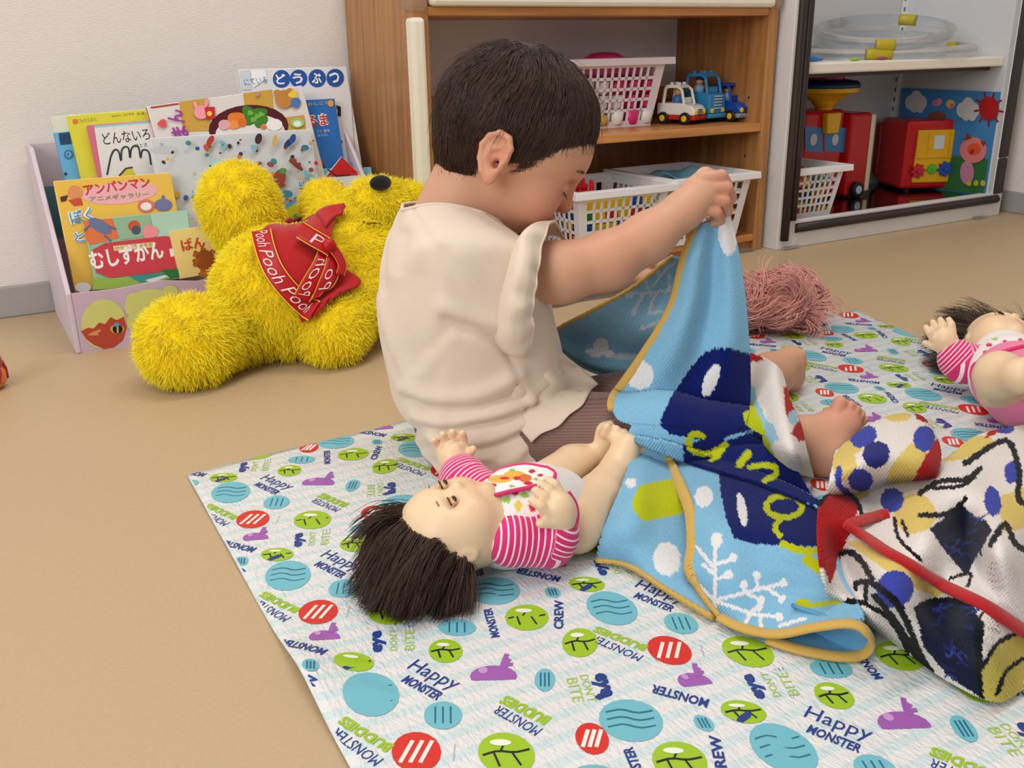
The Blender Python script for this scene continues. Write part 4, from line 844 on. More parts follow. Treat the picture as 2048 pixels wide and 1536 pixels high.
b = MB(); m0 = [drape(T5, x, y, 0.009) for x, y in ((722, 448), (732, 453), (744, 452), (756, 453), (768, 449))]; b.tube([p for p in m0 if p is not None], 0.0016, 6); b.build('mouth_seam', pm((150, 96, 20), 0.9), plush, smooth=True)
VR = mat('red_velour', (182, 10, 18), 0.85, sheen=0.2, bump=(220, 0.2)); RIB = mat('red_ribbon', (184, 8, 20), 0.45); GOLD = pm((232, 184, 60), 0.4)
def bil(rows, n, m): return surf(np.array(rows, float), n, m)
def drape_patch(t, rows, n, m, off, fn=None):
    G = bil(rows, n, m); out = np.zeros((n, m, 3)); last = None
    for i in range(n):
        for j in range(m):
            p = drape(t, G[i, j, 0], G[i, j, 1], off); out[i, j] = p if p is not None else np.nan
    for i in range(n):       # fill the few misses from the neighbours
        for j in range(m):
            if np.isnan(out[i, j, 0]):
                ok = np.argwhere(~np.isnan(out[..., 0])); a = ok[np.argmin(((ok-[i, j])**2).sum(1))]; pn = out[a[0], a[1]]; d = (pn-EYE)@FW; out[i, j] = at(G[i, j, 0], G[i, j, 1], d+0.01)
    return out
def soften(P, it=3):
    for _ in range(it):
        Q = P.copy(); Q[1:-1] = 0.5*P[1:-1]+0.25*(P[:-2]+P[2:]); Q[:, 1:-1] = 0.5*Q[:, 1:-1]+0.25*(Q[:, :-2]+Q[:, 2:]); P = Q
    return P
vest = MB()
G = drape_patch(T5, [[(556, 452), (600, 436), (640, 440), (692, 424)], [(527, 478), (575, 462), (620, 458), (672, 448)], [(524, 520), (570, 508), (610, 500), (656, 496)], [(545, 560), (590, 548), (630, 540), (672, 536)], [(575, 600), (610, 590), (640, 582), (722, 572)], [(612, 646), (626, 640), (640, 632), (664, 604)]], 40, 32, 0.016)
vest.grid(soften(G, 4)); vo = vest.build('red_vest', VR, plush, smooth=True, solid=0.004)
G2 = drape_patch(T5, [[(640, 446), (660, 430), (690, 424)], [(650, 470), (668, 452), (686, 442)]], 10, 10, 0.022); b = MB(); b.grid(soften(G2, 2)); b.build('vest_collar', VR, vo, smooth=True, solid=0.004)
def ribbon(pts, wd, off, name, words=(), fl_=0):
    C_ = catmull(np.array(pts, float), 36); T_ = np.gradient(C_, axis=0); T_ /= np.linalg.norm(T_, axis=1)[:, None]; Nn_ = np.stack([-T_[:, 1], T_[:, 0]], -1)
    def row(s, o): return [drape(T5, *(C_[i]+Nn_[i]*s*wd/2), o) for i in range(36)]
    def fixrow(r):
        g = [i for i in range(36) if r[i] is not None]; return [r[min(g, key=lambda k_: abs(k_-i))] for i in range(36)]
    R_ = [fixrow(row(s, off)) for s in (-1, -0.5, 0, 0.5, 1)]; G_ = soften(np.array(R_).transpose(1, 0, 2), 5)
    b = MB(); b.grid(G_); ro = b.build(name, RIB, plush, smooth=True, solid=0.0016)
    vdir = -np.array(nrm(ray(*C_[18])))
    b = MB()
    for c0, c1 in ((0, 0.22), (3.78, 4)):
        a = np.array([[G_[i, int(c0)]*(1-(c0 % 1))+G_[i, min(int(c0)+1, 4)]*(c0 % 1), G_[i, int(c1)]*(1-(c1 % 1))+G_[i, min(int(c1)+1, 4)]*(c1 % 1)] for i in range(36)]); b.grid(a+vdir*0.0016)
    b.build('gold_edge', GOLD, ro, smooth=True, kind='stuff')
    m = MB()
    for w_, s0, s1, flip in words:
        Vt, Ft = text_mesh(w_, -0.008); P_ = []
        for a, h in Vt:
            sh = a+(0.16 if len(w_) > 1 else 0.3)*(h-0.5)*(1 if not flip else 1)
            i = np.clip(s0+(s1-s0)*sh, 0, 1)*35; c = 2+(h-0.5)*(2.4 if not flip else -2.4); i0 = min(int(i), 34); j0 = int(min(max(c, 0), 3.999)); fi = i-i0; fj = c-j0
            P_.append((G_[i0, j0]*(1-fj)+G_[i0, j0+1]*fj)*(1-fi)+(G_[i0+1, j0]*(1-fj)+G_[i0+1, j0+1]*fj)*fi+vdir*0.002)
        m.add(P_, Ft)
    if words: m.build('ribbon_lettering', pm((240, 226, 222), 0.5), ro, kind='stuff')
ribbon([(527, 478), (533, 505), (548, 545), (576, 582), (608, 612), (636, 630)], 36, 0.022, 'ribbon_band', [('Pooh', 0.0, 0.20, True), ('Pooh', 0.24, 0.52, True), ('Pooh', 0.58, 0.90, True)])
ribbon([(644, 512), (630, 540), (606, 580), (598, 596)], 30, 0.026, 'ribbon_tail', [('Pooh', 0.85, 0.2, True)])
ribbon([(658, 516), (650, 548), (636, 580), (628, 604)], 30, 0.028, 'ribbon_tail', [('Po', 0.7, 0.3, True)])
ribbon([(594, 482), (616, 494), (640, 506), (650, 512)], 30, 0.031, 'bow_loop', [('P', 0.35, 0.6, True)])
ribbon([(648, 508), (662, 524), (668, 540), (664, 556)], 18, 0.033, 'bow_loop')
b = MB(); b.ball(drape(T5, 644, 509, 0.034), (0.012, 0.010, 0.012), None, None, 12); b.build('bow_knot', RIB, plush, smooth=True)
b = MB(); c0 = drape(T5, 578, 463, 0.024); b.ball(c0, (0.006, 0.003, 0.005), None, None, 10); b.build('vest_button', pm((150, 40, 50), 0.3), plush, smooth=True)
# ================================================================ the toddler
SK = mat('skin', (222, 168, 138), 0.5, attr='col', sss=0.12, bump=(500, 0.06), spec=0.35)
_Rh = nrm(_rt); _Fh = nrm([FW[0], FW[1], 0]); _q = math.radians(15)
CF = math.cos(_q)*_Rh+math.sin(_q)*_Fh; CR = np.array([CF[1], -CF[0], 0]); S0 = fl(965, 905)
def cp(x, y, lat): return onP(x, y, S0+CR*lat, CR)
kid = thing('person', 'toddler with short dark hair in cream blouse, sitting on the mat lifting a blue blanket', 'person', S0)
# head frame
_y = math.radians(5); hf0 = math.cos(_y)*_Rh+math.sin(_y)*_Fh; _t = math.radians(33)
HF = math.cos(_t)*hf0-math.sin(_t)*np.array([0, 0, 1]); HU = math.sin(_t)*hf0+math.cos(_t)*np.array([0, 0, 1]); HR = np.cross(HF, HU)
HC = at(1036, 252, 1.035); HM = np.array([HF, HR, HU]).T
def hp_(f, r, u): return HC+HF*f+HR*r+HU*u
SR = np.array([0.086, 0.070, 0.078])
A_ = [cp(1050, 545, 0.058), cp(1122, 545, 0.078), cp(1215, 522, 0.078), cp(1295, 476, 0.070), cp(1368, 420, 0.062)]
PALM = cp(1402, 392, 0.058); hd = (PALM-EYE)@FW
hip_r, kn_r, an_r = cp(1000, 872, 0.05), fl(1330, 876, 0.052), fl(1600, 886, 0.034)
hip_l, kn_l, an_l = cp(1000, 872, -0.055), fl(1330, 806, 0.052), fl(1540, 750, 0.034)
lo = np.array([0.30, 0.62, 0.0]); hi = np.array([1.00, 1.16, 0.50])
B_ = Soft(lo, hi, 0.0021)
# trunk
B_.ell(cp(985, 858, 0), (0.068, 0.078, 0.062), np.array([CF, CR, [0, 0, 1]]).T); B_.cap(cp(968, 820, 0), cp(915, 560, 0), 0.075, 0.070, 0.02); B_.ell(cp(920, 560, 0), (0.070, 0.080, 0.075), np.array([CF, CR, [0, 0, 1]]).T, 0.02)
B_.cap(cp(925, 536, -0.05), cp(965, 538, 0.045), 0.034, 0.036, 0.02)
B_.cap(cp(898, 478, 0), hp_(-0.016, 0, -0.056), 0.043, 0.035, 0.016)
B_.cap(hp_(-0.026, 0, -0.070), cp(872, 476, 0), 0.027, 0.034, 0.02)
# head: skull, face, cheeks, jaw
B_.ell(HC, SR, HM, 0.01); B_.ell(hp_(0.030, 0, -0.012), (0.056, 0.056, 0.060), HM, 0.02)
B_.ell(hp_(0.030, 0, -0.055), (0.046, 0.050, 0.044), HM, 0.02); B_.ell(hp_(0.052, 0, -0.080), (0.022, 0.024, 0.018), HM, 0.014)
for sg in (1, -1):
    B_.ell(hp_(0.050, sg*0.030, -0.054), (0.028, 0.027, 0.028), HM, 0.014); B_.cut(hp_(0.083, sg*0.029, -0.026), (0.014, 0.016, 0.009), HM, 0.012)
    B_.ell(hp_(0.068, sg*0.029, -0.0285), (0.0115, 0.0125, 0.0095), HM, 0.003)
B_.cap(hp_(0.080, 0, -0.022), hp_(0.090, 0, -0.044), 0.006, 0.009, 0.010); B_.ell(hp_(0.089, 0, -0.046), (0.009, 0.013, 0.009), HM, 0.005)
B_.ell(hp_(0.081, 0, -0.064), (0.009, 0.016, 0.005), HM, 0.005); B_.ell(hp_(0.078, 0, -0.071), (0.009, 0.014, 0.0055), HM, 0.005); B_.cutcap(hp_(0.088, -0.016, -0.0675), hp_(0.088, 0.016, -0.0675), 0.0016)
# ears
for sg in (1, -1):
    # ear frame: plane faces outward and a little forward
    eo = nrm(HR*sg*0.90-HF*0.40); eu = nrm(HU*0.97-HF*0.16); eu = nrm(eu-eo*(eu@eo)); ef = np.cross(eu, eo) if sg > 0 else np.cross(eo, eu)
    EM = np.array([ef, eo, eu]).T; ec = hp_(-0.013, sg*0.0732, -0.040)
    ep = lambda a, b_, o_=0: ec+ef*a+eu*b_+eo*o_
    B_.ell(ep(0.000, 0.006), (0.0165, 0.0055, 0.0215), EM, 0.003); B_.ell(ep(0.003, -0.015), (0.0085, 0.0055, 0.0115), EM, 0.004)
    B_.cut(ep(0.0015, 0.004, 0.0060), (0.0125, 0.0048, 0.0165), EM, 0.002)
    hel = [ep(0.013, 0.004, 0.003), ep(0.014, 0.016, 0.004), ep(0.008, 0.0255, 0.0045), ep(-0.003, 0.0275, 0.0045), ep(-0.0125, 0.021, 0.004), ep(-0.0165, 0.009, 0.0035), ep(-0.0135, -0.004, 0.003), ep(-0.006, -0.016, 0.003)]
    B_.chain(hel, [0.0026, 0.0032, 0.0034, 0.0034, 0.0033, 0.0031, 0.0030, 0.0034], 0.002)
    B_.chain([ep(0.006, 0.015, 0.002), ep(-0.006, 0.009, 0.0028), ep(-0.008, -0.002, 0.0025), ep(-0.002, -0.009, 0.002)], [0.0022, 0.0026, 0.0026, 0.0024], 0.002)
    B_.ell(ep(0.0105, -0.003, 0.002), (0.004, 0.0045, 0.006), EM, 0.003); B_.cut(ep(0.004, -0.003, 0.002), (0.0042, 0.008, 0.0055), EM, 0.0015)
# right arm and hand
B_.chain(A_, [0.036, 0.0310, 0.0300, 0.0262, 0.0208], 0.014);
def hx(x, y, dd): return at(x, y, hd+dd)
B_.cap(A_[4], PALM, 0.021, 0.020, 0.010); B_.ell(hx(1396, 388, 0.002), (0.019, 0.016, 0.021), None, 0.008)
FNG = [((1405, 358), (1443, 352), (1453, 370), (1432, 384)), ((1409, 376), (1453, 376), (1461, 396), (1436, 408)), ((1406, 397), (1449, 402), (1455, 420), (1430, 430)), ((1398, 415), (1434, 425), (1440, 440), (1419, 448))]
for i, (k0, k1, k2, k3) in enumerate(FNG):
    r = (0.0074, 0.0076, 0.0072, 0.0064)[i]
    B_.chain([hx(*k0, -0.008), hx(*k1, -0.006), hx(*k2, 0.008), hx(*k3, 0.018)], [r*1.1, r, r*0.95, r*0.88], 0.0010)
B_.chain([hx(1388, 372, 0.010), hx(1410, 352, 0.022), hx(1432, 356, 0.028)], [0.011, 0.0098, 0.0085], 0.004)
# left arm, reaching forward behind the blanket
AL = [cp(985, 520, -0.075), cp(1110, 560, -0.10), cp(1230, 560, -0.09)]
B_.chain(AL, [0.040, 0.033, 0.022], 0.012); hl = AL[2]; B_.ell(hl+CF*0.03, (0.024, 0.019, 0.022), None, 0.008)
for i in range(4): B_.chain([hl+CF*0.04+np.array([0, 0, 0.018-0.012*i]), hl+CF*0.064+np.array([0, 0, 0.016-0.011*i]), hl+CF*0.060+CR*0.016+np.array([0, 0, 0.012-0.010*i])], [0.0085, 0.008, 0.007], 0.002)
B_.chain([hl+CF*0.03+CR*0.016, hl+CF*0.055+CR*0.022+np.array([0, 0, 0.01])], [0.010, 0.0085], 0.004)
# legs and feet
B_.chain([hip_r, kn_r, an_r], [0.052, 0.044, 0.030], 0.015); B_.chain([hip_l, kn_l, an_l], [0.052, 0.044, 0.030], 0.015)
def foot(an, heel, ball, toes, rb):
    B_.cap(an, heel, 0.027, 0.023, 0.012); B_.cap(heel, ball, 0.022, rb, 0.014); B_.cap(an, ball, 0.025, rb*0.9, 0.012)
    for i, (a, b_) in enumerate(toes): r = (0.0086, 0.0056, 0.0054, 0.0052, 0.0050)[i]; B_.chain([a, b_], [r*0.9, r], 0.0008)
dR = (an_r-EYE)@FW
foot(an_r, fl(1652, 912, 0.023), at(1680, 850, dR+0.012), [(at(1666, 842, dR+0.0), at(1680, 806, dR+0.004)), (at(1682, 842, dR+0.0), at(1702, 810, dR+0.004)), (at(1692, 848, dR+0.002), at(1714, 818, dR+0.006)), (at(1700, 856, dR+0.006), at(1723, 828, dR+0.010)), (at(1706, 864, dR+0.012), at(1729, 839, dR+0.016))], 0.022)
dL = (an_l-EYE)@FW
foot(an_l, fl(1572, 752, 0.022), at(1583, 722, dL+0.01), [(at(1582, 716, dL+0.0), at(1600, 711, dL+0.0)), (at(1586, 724, dL+0.006), at(1602, 720, dL+0.008)), (at(1586, 730, dL+0.014), at(1600, 727, dL+0.016)), (at(1585, 735, dL+0.02), at(1597, 733, dL+0.024)), (at(1584, 739, dL+0.026), at(1593, 738, dL+0.03))], 0.019)
V6, F6 = B_.mesh(1); V6[:, 2] = np.maximum(V6[:, 2], 0.0035)
col = np.tile(np.array(lin((212, 162, 134))), (len(V6), 1))
def blush(c, r, tint, am):
    global col
    k = np.exp(-((np.linalg.norm(V6-c, axis=1)/r)**2))[:, None]*am; col = col*(1-k)+np.array(lin(tint))*k
for sg in (1, -1): blush(hp_(0.060, sg*0.036, -0.054), 0.034, (212, 138, 120), 0.6); blush(hp_(-0.006, sg*0.075, -0.034), 0.03, (216, 140, 112), 0.6)
blush(hp_(0.09, 0, -0.046), 0.014, (210, 130, 110), 0.6); blush(hp_(0.083, 0, -0.068), 0.015, (200, 100, 96), 0.7)
for k_ in FNG: blush(hx(*k_[1], -0.006), 0.012, (206, 130, 108), 0.55)
blush(at(1700, 815, dR), 0.035, (212, 136, 118), 0.6); blush(A_[2], 0.05, (206, 140, 108), 0.4)
quick(V6, F6, 'body', SK, kid, cols=col)
# eyes (lids down), lashes, brows
for sg in (1, -1):
    LA = pm((30, 20, 18), 0.6); b = MB()
    for i in range(7):
        r = 0.018+0.0035*i; a = hp_(0.0795-0.0013*abs(i-3), sg*r, -0.0335+0.0004*abs(i-3)); b.tube([a, a+HF*0.004-HU*0.0035+HR*sg*0.001*(i-3)], [0.0006, 0.0002], 5)
    b.tube([hp_(0.0785-0.0013*abs(i-3), sg*(0.018+0.0035*i), -0.0335+0.0004*abs(i-3)) for i in range(7)], 0.0008, 6); b.build('eyelash', LA, kid, kind='stuff')
    n = 60; P = np.stack([hp_(0.083-0.009*(x-0.4)**2*3, sg*(0.014+0.026*x), -0.010+0.006*math.sin(2.6*x)) for x in RNG.random(n)]); D = HR*sg*0.006+HU*0.001
    strands('eyebrow', np.stack([P-HF*0.002, P+D*0.5, P+D-HF*0.001], 1)+RNG.normal(size=(n, 1, 3))*0.0008, 0.00022, mat('dark_brown_hair', (60, 40, 32), 0.42, hairvar=0.35, noise=(38, 2.6), spec=0.45), kid)
b = MB(); b.ball(ep(0, 0, 0), 0.0005); 
# hair: dense cap with fine strands combed from the crown
_ph = np.radians([0, 30, 60, 82, 100, 120, 150, 180]); _el = np.radians([17, 15, 0, -21, -31, -50, -65, -70])
def elim(ph): return np.interp(np.abs(ph), _ph, _el)
CRN = np.array([-0.45, 0.05, 0.89])
def scalp(ph, el, off):
    d = np.stack([np.cos(el)*np.cos(ph), np.cos(el)*np.sin(ph), np.sin(el)], -1); r = 1/np.sqrt(((d/SR)**2).sum(-1)); return d*(r+off)[..., None]
ph = np.linspace(-math.pi, math.pi, 121)[:-1]; w_ = np.linspace(0, 1, 44)
PH, W2 = np.meshgrid(ph, w_); jag = 0.05*np.sin(17*PH)+0.035*np.sin(41*PH+1)+0.02*np.sin(83*PH)
EL = math.pi/2-W2*(math.pi/2-elim(PH)-jag-0.10)
tk = 0.016*np.exp(-((EL+1.15)/0.35)**2)*np.clip((np.abs(PH)-1.7)/0.8, 0, 1)+0.0075*np.clip((1-W2)/0.30, 0, 1)**0.7-0.0012+0.0010*np.sin(9*PH+5*W2)*np.sin(7*W2*3)
CAPP = scalp(PH, EL, tk)@HM.T+HC
b = MB(); b.grid(CAPP[::-1], wrap=True); HB = mat('dark_hair_base', (40, 27, 24), 0.6, bump=(260, 0.5, (1, 1, 1)))
hairo = b.build('hair', HB, kid, smooth=True)
def to_e(p, off): d = p/np.linalg.norm(p, axis=-1, keepdims=True); r = 1/np.sqrt(((d/SR)**2).sum(-1, keepdims=True)); return d*(r+off)
n = 12000; phs = RNG.uniform(-math.pi, math.pi, n*2); els = np.arcsin(RNG.uniform(-0.9, 1, n*2)); ok = els > elim(phs)+0.02; phs, els = phs[ok][:n], els[ok][:n]; n = len(phs)
p = scalp(phs, els, np.full(n, 0.002)); K = 9; ST = [p]; ln = (0.036+0.032*RNG.random(n))[:, None]; jt = RNG.normal(size=(n, 3))*0.30
for i in range(1, K):
    g = p-CRN*0.085; nn_ = p/np.linalg.norm(p, axis=1, keepdims=True); g -= nn_*(g*nn_).sum(1, keepdims=True); g /= np.linalg.norm(g, axis=1, keepdims=True)+1e-6
    sw = np.cross(nn_, g)*0.35; dn = np.array([0.25, 0, -0.55])-nn_*(nn_@np.array([0.25, 0, -0.55]))[:, None]
    v = g+sw+0.5*dn+jt*0.35+0.35*np.stack([np.sin(p[:, 1]*160), np.sin(p[:, 2]*140+1), np.sin(p[:, 0]*150)], -1)*0.8; v -= nn_*(v*nn_).sum(1, keepdims=True); v /= np.linalg.norm(v, axis=1, keepdims=True)
    q_ = p+v*ln/K; elq = np.arctan2(q_[:, 2], np.hypot(q_[:, 0], q_[:, 1])); phq = np.arctan2(q_[:, 1], q_[:, 0]); edge = np.clip((elq-elim(phq))/0.5, 0.05, 1)[:, None]
    q_ = to_e(q_, (0.0012+0.0076*min(i/3, 1)*edge+0.0012*jt[:, :1]+0.016*np.exp(-((elq+1.15)/0.35)**2)[:, None]*np.clip((np.abs(phq)-1.7)/0.8, 0, 1)[:, None])); out = (elq < elim(phq)-0.10)[:, None]; p = np.where(out, p+0.0002*v, q_); ST.append(p)
ST = np.stack(ST, 1)@HM.T+HC
strands('hair_strands', ST, np.linspace(0.00042, 0.00014, K)[None], _M['dark_brown_hair'], hairo)

# thin short hairs fading out over the nape, temples and forehead, and a few flyaways
n = 4200; phs = RNG.uniform(-math.pi, math.pi, n); phs = phs[(np.abs(phs) < 1.35) | (np.abs(phs) > 2.0)]; n = len(phs); els = elim(phs)+0.10-np.abs(RNG.normal(size=n))*0.16*np.where(np.abs(phs) < 0.6, 0.4, 1); nap = 0.016*np.exp(-((els+1.15)/0.35)**2)*np.clip((np.abs(phs)-1.7)/0.8, 0, 1)
p = scalp(phs, els, 0.0006+nap); p2 = scalp(phs+0.05*RNG.normal(size=n), els-0.10-0.08*RNG.random(n), 0.0016+nap); p3 = scalp(phs+0.09*RNG.normal(size=n), els-0.20-0.10*RNG.random(n), 0.0022+nap*0.8)
strands('fine_hair', np.stack([p, p2, p3], 1)@HM.T+HC, np.array([[0.00022, 0.00017, 0.0001]]), _M['dark_brown_hair'], hairo)
i_ = RNG.choice(len(ST), 500); fly = ST[i_].copy(); g = (fly-HC); g /= np.linalg.norm(g, axis=-1, keepdims=True); fly += g*(np.linspace(0, 1, K)[None, :, None]**1.5)*(0.003+0.007*RNG.random((500, 1, 1)))
strands('flyaway_hair', fly, np.linspace(0.00018, 0.00008, K)[None], _M['dark_brown_hair'], hairo)

# ---------------------------------------------------------------- clothes
def cloth(name, c, **k): return mat(name, c, 0.85, sheen=0.2, bump=(700, 0.12), noise=(30, 0.025), **k)
CRM = cloth('cream_cotton', (228, 211, 194)); LEG_ = mat('brown_ribbed_knit', (134, 104, 98), 0.9, sheen=0.2, stripes=((0.0, 0.10, 1.0), 0.0030, (116, 90, 84), 0.4), bump=(600, 0.1))
RG = [(433, 806, 1010, 0.050), (462, 792, 1056, 0.094), (500, 778, 1070, 0.111), (560, 764, 1078, 0.110), (630, 759, 1098, 0.108), (700, 768, 1112, 0.104), (760, 781, 1120, 0.104), (810, 796, 1112, 0.110), (845, 828, 1106, 0.122), (880, 846, 1100, 0.128), (905, 862, 1096, 0.130)]
ctl = []
for y, xl, xr, bl in RG:
    a, c = cp(xl, y-(14 if y < 440 else 0), 0), cp(xr, y+(30 if y < 470 else 0), 0); ctl.append((*((a+c)/2), *((c-a)/2), bl))
ctl = catmull(np.array(ctl), 120); th = np.linspace(0, 2*math.pi, 161)[:-1]
C_, Ah, Bl = ctl[:, :3], ctl[:, 3:6], ctl[:, 6]
ct_, st_ = np.cos(th), np.sin(th); sup = lambda v, e: np.sign(v)*np.abs(v)**e
EX = np.interp(np.linspace(0, 1, 120), [0, 0.6, 1], [0.9, 0.88, 0.62])[:, None]
G = C_[:, None]+Ah[:, None]*sup(ct_[None], EX)[..., None]+CR*(Bl[:, None]*sup(st_[None], EX))[..., None]
lift = np.interp(np.linspace(0, 10, 120), [0, 1, 2, 3, 4, 10], [0.022, 0.026, 0.020, 0.008, 0, 0]); G[..., 2] += lift[:, None]*(np.clip(st_, 0, 1)**1.5+0.3*np.clip(-st_, 0, 1))[None]
PXY = pr(G); front = (st_ > -0.25)[None]
def crease(pts, wd, dep):   # a fold line drawn on the near side of the cloth; positive lifts, negative sinks
    global disp
    P = catmull(np.array(pts, float), 40); d = np.sqrt(((PXY[:, :, None]-P[None, None])**2).sum(-1)).min(-1); disp = disp+np.where(front, dep*np.exp(-(d/wd)**2), 0)
disp = np.zeros(PXY.shape[:2])
crease([(892, 636), (930, 652), (985, 676), (1020, 712)], 9, -0.007); crease([(890, 615), (935, 632), (985, 650)], 20, 0.006); crease([(862, 700), (900, 660), (925, 655)], 16, -0.004); crease([(845, 745), (880, 690), (905, 672)], 16, 0.003)
crease([(815, 772), (850, 790), (920, 796), (990, 775), (1040, 745)], 15, 0.006); crease([(815, 795), (870, 815), (950, 818), (1040, 790)], 9, -0.005)
crease([(830, 830), (890, 842), (960, 830), (1060, 806)], 13, 0.006); crease([(836, 852), (900, 862), (980, 846), (1050, 824)], 8, -0.005); crease([(850, 880), (930, 886), (1000, 868), (1055, 840)], 14, 0.005)
crease([(930, 905), (990, 890), (1050, 858)], 8, -0.004); crease([(1010, 925), (1050, 890), (1062, 855)], 12, 0.004); crease([(860, 905), (920, 920), (980, 912)], 12, 0.004)
crease([(1025, 715), (1035, 770), (1055, 820)], 7, -0.003); crease([(1052, 800), (1090, 770), (1120, 745)], 8, 0.004); crease([(1058, 815), (1100, 792), (1125, 770)], 6, -0.004)
crease([(812, 470), (806, 510), (800, 540)], 12, -0.003); crease([(800, 545), (840, 500), (880, 480)], 20, 0.003); crease([(765, 600), (790, 700), (820, 780)], 18, 0.003); crease([(840, 560), (835, 640), (850, 720)], 26, -0.003)
out = nrm  # outward direction of each cloth point
N_ = G-C_[:, None]; N_[..., 2] = 0; N_ /= np.linalg.norm(N_, axis=-1, keepdims=True)
lev = np.linspace(0, 1, 120)[:, None]; disp = disp+0.0018*np.sin(3*th[None]*2+9*lev)*lev+0.004*lev**4*np.sin(9*th)[None]+0.0011*np.sin(6*th[None]+24*lev+2.2*np.sin(5*th[None]+11*lev))+0.0007*np.sin(15*th[None]-30*lev+1.5*np.sin(9*th[None]))*lev
G = G+N_*disp[..., None]; G[..., 2] = np.maximum(G[..., 2], 0.0045)
b = MB(); b.grid(G, wrap=True); bl = b.build('blouse', CRM, kid, smooth=True, solid=0.0018)
# neck band
b = MB(); b.tube(G[0, :, :]+N_[0]*0.0005, 0.0022, 6, closed=True); b.build('neck_binding', CRM, bl, smooth=True)
# right sleeve with a flounced edge
SV = [[(1085, 482, 0.010), (1066, 466, 0.045), (1040, 474, 0.080), (1020, 506, 0.098), (1003, 572, 0.103), (991, 622, 0.101), (982, 672, 0.093), (1004, 706, 0.080), (1050, 690, 0.050)],
      [(1100, 470, 0.020), (1082, 448, 0.062), (1050, 460, 0.104), (1036, 512, 0.128), (1024, 575, 0.136), (1014, 632, 0.132), (1010, 690, 0.120), (1034, 712, 0.098), (1066, 680, 0.050)],
      [(1120, 474, 0.020), (1094, 444, 0.066), (1064, 462, 0.108), (1057, 518, 0.134), (1049, 578, 0.142), (1041, 630, 0.140), (1040, 690, 0.126), (1050, 716, 0.100), (1080, 670, 0.050)],
      [(1134, 488, 0.020), (1108, 443, 0.066), (1088, 474, 0.104), (1076, 535, 0.128), (1070, 582, 0.136), (1064, 626, 0.134), (1067, 664, 0.122), (1056, 704, 0.100), (1092, 655, 0.050)]]
G3 = surf(np.array([[cp(*p) for p in r] for r in SV]), 36, 90)
uu_, vv_ = np.meshgrid(np.linspace(0, 1, 90), np.linspace(0, 1, 36)); G3 = G3+CR*(0.0035*vv_*np.sin(uu_*34)*np.sin(np.pi*np.clip(vv_, 0, 1)**0.8)+0.002*vv_*np.sin(uu_*55+1))[..., None]
b = MB(); b.grid(G3); sv = b.build('sleeve', CRM, bl, smooth=True, solid=0.0016)
b = MB(); b.tube(G3[-1]-CF*0.0002, 0.0017, 6); b.tube(G3[0, 12:70]+CR*0.001, 0.0014, 6); b.build('sleeve_seam', CRM, bl, smooth=True, kind='stuff')
# leggings
L_ = Soft(lo, (0.95, 1.16, 0.22), 0.004)
L_.ell(cp(985, 864, 0), (0.072, 0.082, 0.064), np.array([CF, CR, [0, 0, 1]]).T); mr = kn_r+(an_r-kn_r)*0.72; ml = kn_l+(an_l-kn_l)*0.72
L_.chain([hip_r, kn_r, mr], [0.056, 0.048, 0.037], 0.018); L_.chain([hip_l, kn_l, ml], [0.056, 0.048, 0.037], 0.018)
VL, FL_ = L_.mesh(2); VL[:, 2] = np.maximum(VL[:, 2], 0.0036); quick(VL, FL_, 'leggings', LEG_, kid)

def rest_on(P, trees, off):      # cloth points that would sink into what lies below come to rest on it
    Q = P.reshape(-1, 3).copy()
    for i, p in enumerate(Q):
        v = p-EYE; L_0 = np.linalg.norm(v); d = Vector(v/L_0)
        for t in trees:
            h = t.ray_cast(Vector(EYE), d)
            if h[0] is not None and h[3]-off < L_0: L_0 = h[3]-off
        Q[i] = EYE+np.array(d)*L_0
    return Q.reshape(P.shape)
# front flap of the blouse over the lap
FP = [[(1020, 778, 0.100), (1072, 728, 0.085), (1108, 690, 0.045)], [(1030, 822, 0.100), (1098, 772, 0.090), (1142, 722, 0.040)], [(1040, 856, 0.100), (1116, 806, 0.088), (1168, 742, 0.035)], [(1062, 884, 0.100), (1140, 832, 0.080), (1196, 768, 0.045)]]
G4 = surf(np.array([[cp(*p) for p in r] for r in FP]), 30, 30); a_, c_ = np.meshgrid(np.linspace(0, 1, 30), np.linspace(0, 1, 30))
G4[:, :, :] = G4
G4 = G4+CR*(0.004*np.sin(10*a_+5*c_)*(1-c_)+0.003*np.sin(17*(a_-c_*0.6)))[..., None]
TL = bvh(VL, FL_); TB = bvh(V6, F6); G4 = rest_on(G4, [TL, TB], 0.005)
b = MB(); b.grid(G4); b.build('front_flap', CRM, bl, smooth=True, solid=0.0016)
